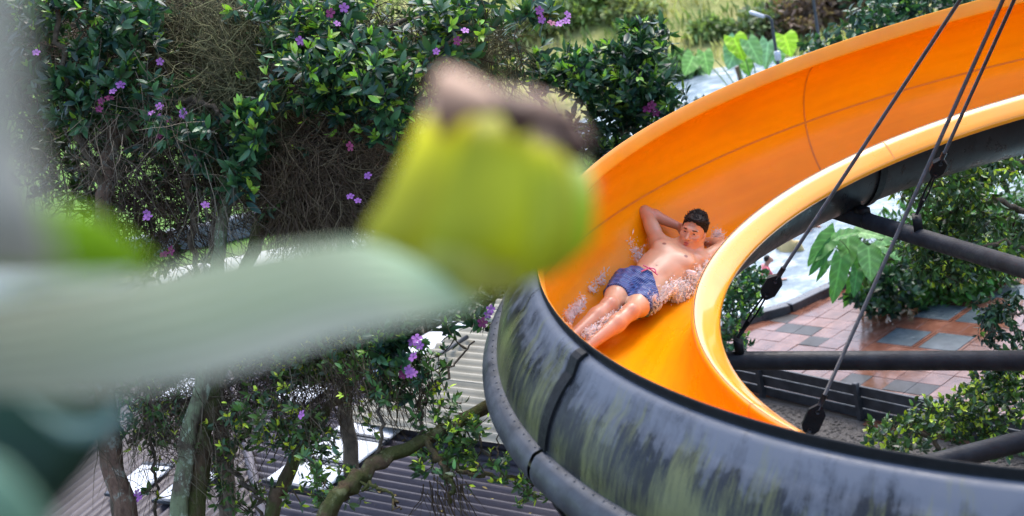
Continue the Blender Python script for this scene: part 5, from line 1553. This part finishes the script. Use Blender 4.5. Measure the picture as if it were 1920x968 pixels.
# undergrowth between the trees and the lawn
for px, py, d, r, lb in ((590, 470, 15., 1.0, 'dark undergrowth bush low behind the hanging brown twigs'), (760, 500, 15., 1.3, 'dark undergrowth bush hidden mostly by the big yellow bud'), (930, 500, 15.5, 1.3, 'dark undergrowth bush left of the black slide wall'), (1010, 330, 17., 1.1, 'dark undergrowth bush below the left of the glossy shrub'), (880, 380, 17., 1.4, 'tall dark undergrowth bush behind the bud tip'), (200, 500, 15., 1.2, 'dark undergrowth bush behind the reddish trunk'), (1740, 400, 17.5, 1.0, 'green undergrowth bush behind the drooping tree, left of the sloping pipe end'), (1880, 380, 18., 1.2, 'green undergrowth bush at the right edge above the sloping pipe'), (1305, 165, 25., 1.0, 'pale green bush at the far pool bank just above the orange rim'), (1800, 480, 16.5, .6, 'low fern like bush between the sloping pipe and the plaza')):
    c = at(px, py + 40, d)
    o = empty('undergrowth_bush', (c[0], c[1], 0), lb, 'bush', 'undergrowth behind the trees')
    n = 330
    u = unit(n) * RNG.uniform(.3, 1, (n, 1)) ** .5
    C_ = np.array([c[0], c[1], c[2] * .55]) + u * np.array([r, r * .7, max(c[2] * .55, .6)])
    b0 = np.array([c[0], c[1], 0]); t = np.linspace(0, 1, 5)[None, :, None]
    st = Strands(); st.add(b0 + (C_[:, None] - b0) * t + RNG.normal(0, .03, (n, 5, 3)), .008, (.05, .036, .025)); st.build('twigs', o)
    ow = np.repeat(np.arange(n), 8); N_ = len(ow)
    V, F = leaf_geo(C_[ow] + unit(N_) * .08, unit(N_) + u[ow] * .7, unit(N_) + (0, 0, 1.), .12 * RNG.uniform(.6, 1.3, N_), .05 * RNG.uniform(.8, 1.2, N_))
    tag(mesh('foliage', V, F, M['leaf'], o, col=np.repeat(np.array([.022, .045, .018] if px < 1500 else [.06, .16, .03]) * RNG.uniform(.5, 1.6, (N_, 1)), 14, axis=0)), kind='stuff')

# ------------------------------------------------------------------ bathers far behind, by the pool
def bather(px, py, d, label, shirt, skin=(.42, .22, .15), tall=1., face=0.4, crouch=.25, capcol=(.02, .015, .012)):
    c = at(px, py, d)                                    # chest
    g = np.array([c[0], c[1], 0]); k = tall
    up = np.array([0, 0, 1.]); fw = nrm([math.sin(face), math.cos(face), 0]); rt = np.cross(fw, up)
    ch = c; pel = ch - up * .36 * k - fw * .05; hd = ch + up * .34 * k + fw * .05
    G = SDF(np.minimum(pel - .5, g - .3) , hd + .4, .020)
    G.ell(ch, (rt, fw, up), (.17 * k, .11 * k, .22 * k), .05)
    G.ell(pel, (rt, fw, up), (.155 * k, .115 * k, .13 * k), .06)
    G.cone(ch + up * .18 * k, hd - up * .06 * k, .055 * k, .05 * k, .03)
    G.ell(hd, (rt, fw, up), (.078 * k, .095 * k, .118 * k), .02)
    G.cone(hd + fw * .09 * k, hd + fw * .11 * k - up * .02, .018, .02, .01)
    kh = max(pel[2], .15)
    for s_ in (1, -1):
        hip = pel + rt * .09 * k * s_; kn = hip + fw * .12 * k - up * kh * .5; ft = g + rt * .11 * k * s_ + up * .03
        G.cone(hip, kn, .08 * k, .058 * k, .04); G.cone(kn, ft, .055 * k, .038 * k, .03); G.cone(ft, ft + fw * .16 * k, .04 * k, .032 * k, .03)
        sh = ch + rt * .18 * k * s_ + up * .15 * k; el = sh + rt * .06 * s_ - up * .26 * k + fw * .05; wr = el + fw * .2 * k - up * .10 * k - rt * .05 * s_
        G.cone(sh, el, .05 * k, .04 * k, .03); G.cone(el, wr, .04 * k, .03 * k, .03)
        G.cone(wr, wr + fw * .07 * k, .035 * k, .03 * k, .02)
        for q in range(4): G.cone(wr + fw * .06 * k + rt * (q - 1.5) * .02 * k, wr + fw * .14 * k + rt * (q - 1.5) * .026 * k, .011, .011, .004)
        G.cone(wr + rt * .02 * -s_ * k, wr + fw * .06 * k - rt * .06 * s_ * k, .013, .012, .006)
    V, F = G.nets()
    o = empty('person', tuple(g), label, 'person', 'bathers in the pool')
    mesh('body', V, F, M['skin'], o, col=np.tile(np.array(skin), (len(V), 1)))
    G2 = SDF(pel - .5, hd + .3, .022)
    G2.ell(ch, (rt, fw, up), (.185 * k, .125 * k, .235 * k), .05)
    G2.ell(pel + up * .06, (rt, fw, up), (.168 * k, .128 * k, .14 * k), .06)
    for s_ in (1, -1):
        sh = ch + rt * .18 * k * s_ + up * .15 * k; el = sh + rt * .06 * s_ - up * .26 * k + fw * .05
        G2.cone(sh, sh * .45 + el * .55, .062 * k, .058 * k, .03)
    V, F = G2.nets(); mesh('shirt', V, F, shirt, o)
    G3 = SDF(hd - .2, hd + .2, .018)
    G3.ell(hd + up * .03 * k - fw * .02 * k, (rt, fw, up), (.086 * k, .098 * k, .105 * k), .02)
    q = np.stack(np.meshgrid(*[G3.lo[i] + G3.h * np.arange(G3.n[i]) for i in range(3)], indexing='ij'), -1) - hd
    G3.D = np.maximum(G3.D, ((q @ fw) * .9 - (q @ up) + .01).astype(np.float32))
    V, F = G3.nets(); mesh('hair', V, F, M['hair'], o)
def cloth(n_, c1, c2): return simple(n_, c1, c2, 6, .7, .4, .01)
bather(1480, 472, 19.4, 'bather in a beige shirt at the near side of the pool', cloth('beige_shirt', (.46, .34, .14), (.58, .44, .20)), face=.9, tall=.85)
bather(1518, 447, 20.2, 'bather in a white shirt behind the one in beige', cloth('white_shirt', (.60, .60, .64), (.75, .75, .78)), face=2.6, tall=.85)
bather(1437, 512, 18.3, 'small child in a pink shirt beside the leafy shrub', cloth('pink_shirt', (.55, .10, .13), (.68, .16, .18)), face=1.5, tall=.5)
bather(1455, 478, 20.4, 'bather in dark grey partly hidden behind the one in beige', cloth('grey_shirt', (.06, .065, .08), (.10, .105, .12)), face=2.2, tall=.85)

# ------------------------------------------------------------------ the plant close in front of the lens
pq = at(-120, 620, .81)
near = empty('bract_plant', tuple(pq), 'blurred pale bract plant with a fat yellow green bud close to the lens', 'plant')
def loft(rows, nv=17, bulge=.35, name='bract', mat=None, colfn=None, parent=near, thick=.0022, ripple=0., rip_n=7):
    """rows: (px, py, px, py, depth) edge pairs, joined by arched ribs of real width"""
    R_ = curve_pts(rows, 36)
    V, C_ = [], []
    for i, r in enumerate(R_):
        a, b = at(r[0], r[1], r[4] * 1.35), at(r[2], r[3], r[4] * 1.35)
        w_ = np.linalg.norm(b - a)
        for j, v in enumerate(np.linspace(0, 1, nv)):
            arch = math.sin(PI * v) * bulge * w_ * .5
            V.append(a + (b - a) * v - CC * (arch + ripple * w_ * math.cos(v * PI * 2 * rip_n)))
            C_.append(colfn(i / 35, v))
    V = np.array(V); C_ = np.array(C_)
    n_ = len(V)
    F = grid_faces(36, nv)
    Vb = V + CC * thick
    idx = np.arange(n_).reshape(36, nv)
    loop = np.concatenate([idx[:, 0], idx[-1, 1:], idx[::-1, -1][1:], idx[0, ::-1][1:-1]])
    side = np.stack([loop, np.roll(loop, -1), np.roll(loop, -1) + n_, loop + n_], -1)
    return mesh(name, np.vstack([V, Vb]), np.vstack([F[:, ::-1], F + n_, side]).astype(np.int32), mat or M['bract'], parent, col=np.vstack([C_, C_]))
mixv = lambda a, b, t: np.array(a) * (1 - t) + np.array(b) * t
def sm(a, b, t): 
    t = min(max((t - a) / (b - a), 0), 1); return t * t * (3 - 2 * t)
def pale(u, v):
    s = .5 + .5 * math.sin(v * 44 + u * 14)
    c = mixv((.21, .25, .125), (.50, .53, .35), s)
    c = mixv(c, (.46, .60, .37), sm(.55, .8, u) * (1 - v))
    c = mixv(c, (.50, .48, .38), sm(.5, 1, v) * (1 - sm(.5, .9, u)))
    c = mixv((.22, .22, .15) + np.array((.10, .10, .07)) * s, c, sm(.05, .55, u))
    return mixv(c, (.50, .58, .24), sm(.86, 1, u))
loft([(-80, 590, -80, 745, .60), (0, 568, 20, 742, .61), (150, 536, 180, 740, .63), (300, 508, 370, 712, .65), (450, 480, 505, 676, .67), (580, 458, 620, 640, .69), (680, 452, 735, 612, .71), (760, 478, 815, 596, .73), (830, 517, 870, 582, .745), (885, 535, 905, 562, .755)], name='bract', mat=M['pale_bract'], colfn=pale, bulge=.14, ripple=.010, rip_n=7, nv=45)
# the bud: core and overlapping scales with withered brown tips
def budc(u, v): return mixv((.33, .33, .006), (.52, .52, .006), .5 + .5 * math.sin(v * 9 + 1))
loft([(880, 545, 960, 545, .775), (740, 500, 1075, 490, .775), (700, 450, 1100, 430, .775), (715, 390, 1102, 360, .775), (745, 320, 1085, 310, .775), (780, 260, 1062, 270, .775), (830, 225, 1020, 230, .775), (890, 205, 960, 210, .775)], name='bud_core', colfn=budc, bulge=.75)
def scale_col(base, top, brown, tipc):
    def f(u, v):
        c = mixv(base, top, sm(.35, .8, u))
        c = c * (.86 + .2 * (.5 + .5 * math.sin(v * 14)))
        edge = brown - .10 * abs(v - .5)
        return mixv(c, tipc, sm(edge - .03, edge + .05, u))
    return f
OL, YE, GN, BR, PK = (.42, .38, .010), (.90, .78, .004), (.36, .50, .008), (.075, .036, .024), (.48, .31, .24)
loft([(705, 500, 800, 545, .762), (680, 440, 860, 500, .757), (715, 380, 900, 420, .752), (755, 300, 920, 320, .752), (785, 235, 915, 240, .757), (808, 180, 890, 190, .765), (830, 140, 862, 150, .775)], name='bud_scale', colfn=scale_col(OL, YE, .74, PK), bulge=.45)
loft([(800, 545, 960, 555, .758), (780, 480, 985, 490, .748), (820, 400, 1000, 400, .745), (850, 320, 1000, 310, .748), (868, 260, 985, 250, .755), (880, 210, 962, 206, .765), (900, 165, 940, 170, .775)], name='bud_scale', colfn=scale_col((.42, .41, .07), YE, .76, BR), bulge=.45)
loft([(920, 548, 1045, 515, .760), (930, 470, 1080, 460, .752), (945, 390, 1085, 390, .750), (950, 310, 1075, 320, .753), (965, 255, 1060, 275, .760), (985, 215, 1040, 235, .768), (1010, 195, 1030, 205, .776)], name='bud_scale', colfn=scale_col((.40, .41, .012), (.84, .78, .008), .64, BR), bulge=.45)
loft([(1010, 530, 1060, 505, .768), (1040, 470, 1105, 460, .763), (1055, 410, 1116, 400, .762), (1052, 350, 1112, 345, .765), (1048, 300, 1098, 300, .77), (1050, 250, 1085, 262, .778), (1055, 228, 1072, 236, .783)], name='bud_scale', colfn=scale_col(GN, (.72, .78, .36), .80, BR), bulge=.5)
PKC = lambda u, v: mixv((.20, .09, .05), (.60, .38, .26), sm(.1, .8, u) * (.6 + .4 * v))
BRC = lambda u, v: mixv((.055, .022, .012), (.26, .14, .09), sm(.45, 1, u))
loft([(820, 256, 838, 256, .738), (812, 218, 868, 226, .736), (810, 172, 935, 196, .738), (820, 136, 915, 166, .744), (838, 126, 872, 138, .75)], name='withered_sepal', colfn=PKC, bulge=.2)
loft([(960, 256, 980, 258, .738), (942, 224, 1015, 234, .736), (928, 192, 1068, 226, .738), (955, 172, 1082, 212, .744), (1000, 172, 1052, 194, .75)], name='withered_sepal', colfn=BRC, bulge=.2)
loft([(1068, 306, 1094, 310, .742), (1048, 268, 1106, 282, .74), (1034, 228, 1106, 258, .742), (1052, 204, 1088, 228, .748)], name='withered_sepal', colfn=BRC, bulge=.2)
loft([(880, 196, 960, 206, .760), (878, 172, 985, 190, .764), (895, 158, 960, 170, .77)], name='withered_sepal', colfn=BRC, bulge=.2)
# stalk at the left, bright leaf, white sheath and dark leaves under the bract
loft([(-190, -60, 26, -60, .36), (-190, 120, 36, 120, .36), (-190, 280, 52, 280, .36), (-190, 400, 84, 400, .36), (-190, 520, 110, 520, .37)], name='stalk', colfn=lambda u, v: mixv((.25, .235, .195), (.31, .295, .25), v), bulge=.8, thick=.004)
loft([(60, 385, -40, 520, .56), (140, 392, 60, 520, .57), (200, 415, 150, 515, .58), (250, 455, 215, 512, .59), (292, 492, 280, 508, .60)], name='leaf', colfn=lambda u, v: mixv((.27, .44, .006), (.16, .30, .01), v), bulge=.3)
loft([(-60, 520, -60, 580, .585), (40, 510, 40, 562, .59), (140, 498, 140, 548, .60), (215, 490, 222, 532, .61), (242, 490, 246, 520, .615)], name='sheath', colfn=lambda u, v: mixv((.86, .86, .88), (.70, .70, .70), v), bulge=.4)
loft([(-120, 720, -120, 1010, .66), (20, 735, -20, 1010, .665), (130, 745, 60, 1000, .67), (200, 750, 130, 930, .675), (236, 756, 205, 830, .68)], name='dark_leaf', colfn=lambda u, v: mixv((.010, .045, .026), (.006, .02, .013), v), bulge=.25)
loft([(40, 748, 70, 768, .64), (80, 775, 95, 800, .64), (130, 795, 140, 824, .642), (190, 788, 200, 812, .645), (222, 752, 240, 772, .648)], name='leaf_edge', colfn=lambda u, v: (.16, .26, .24), bulge=.4)
loft([(-100, 830, -100, 1040, .50), (0, 870, -40, 1040, .50), (60, 930, 10, 1040, .505), (95, 985, 60, 1045, .51)], name='leaf', colfn=lambda u, v: mixv((.15, .26, .17), (.11, .21, .13), v), bulge=.3)
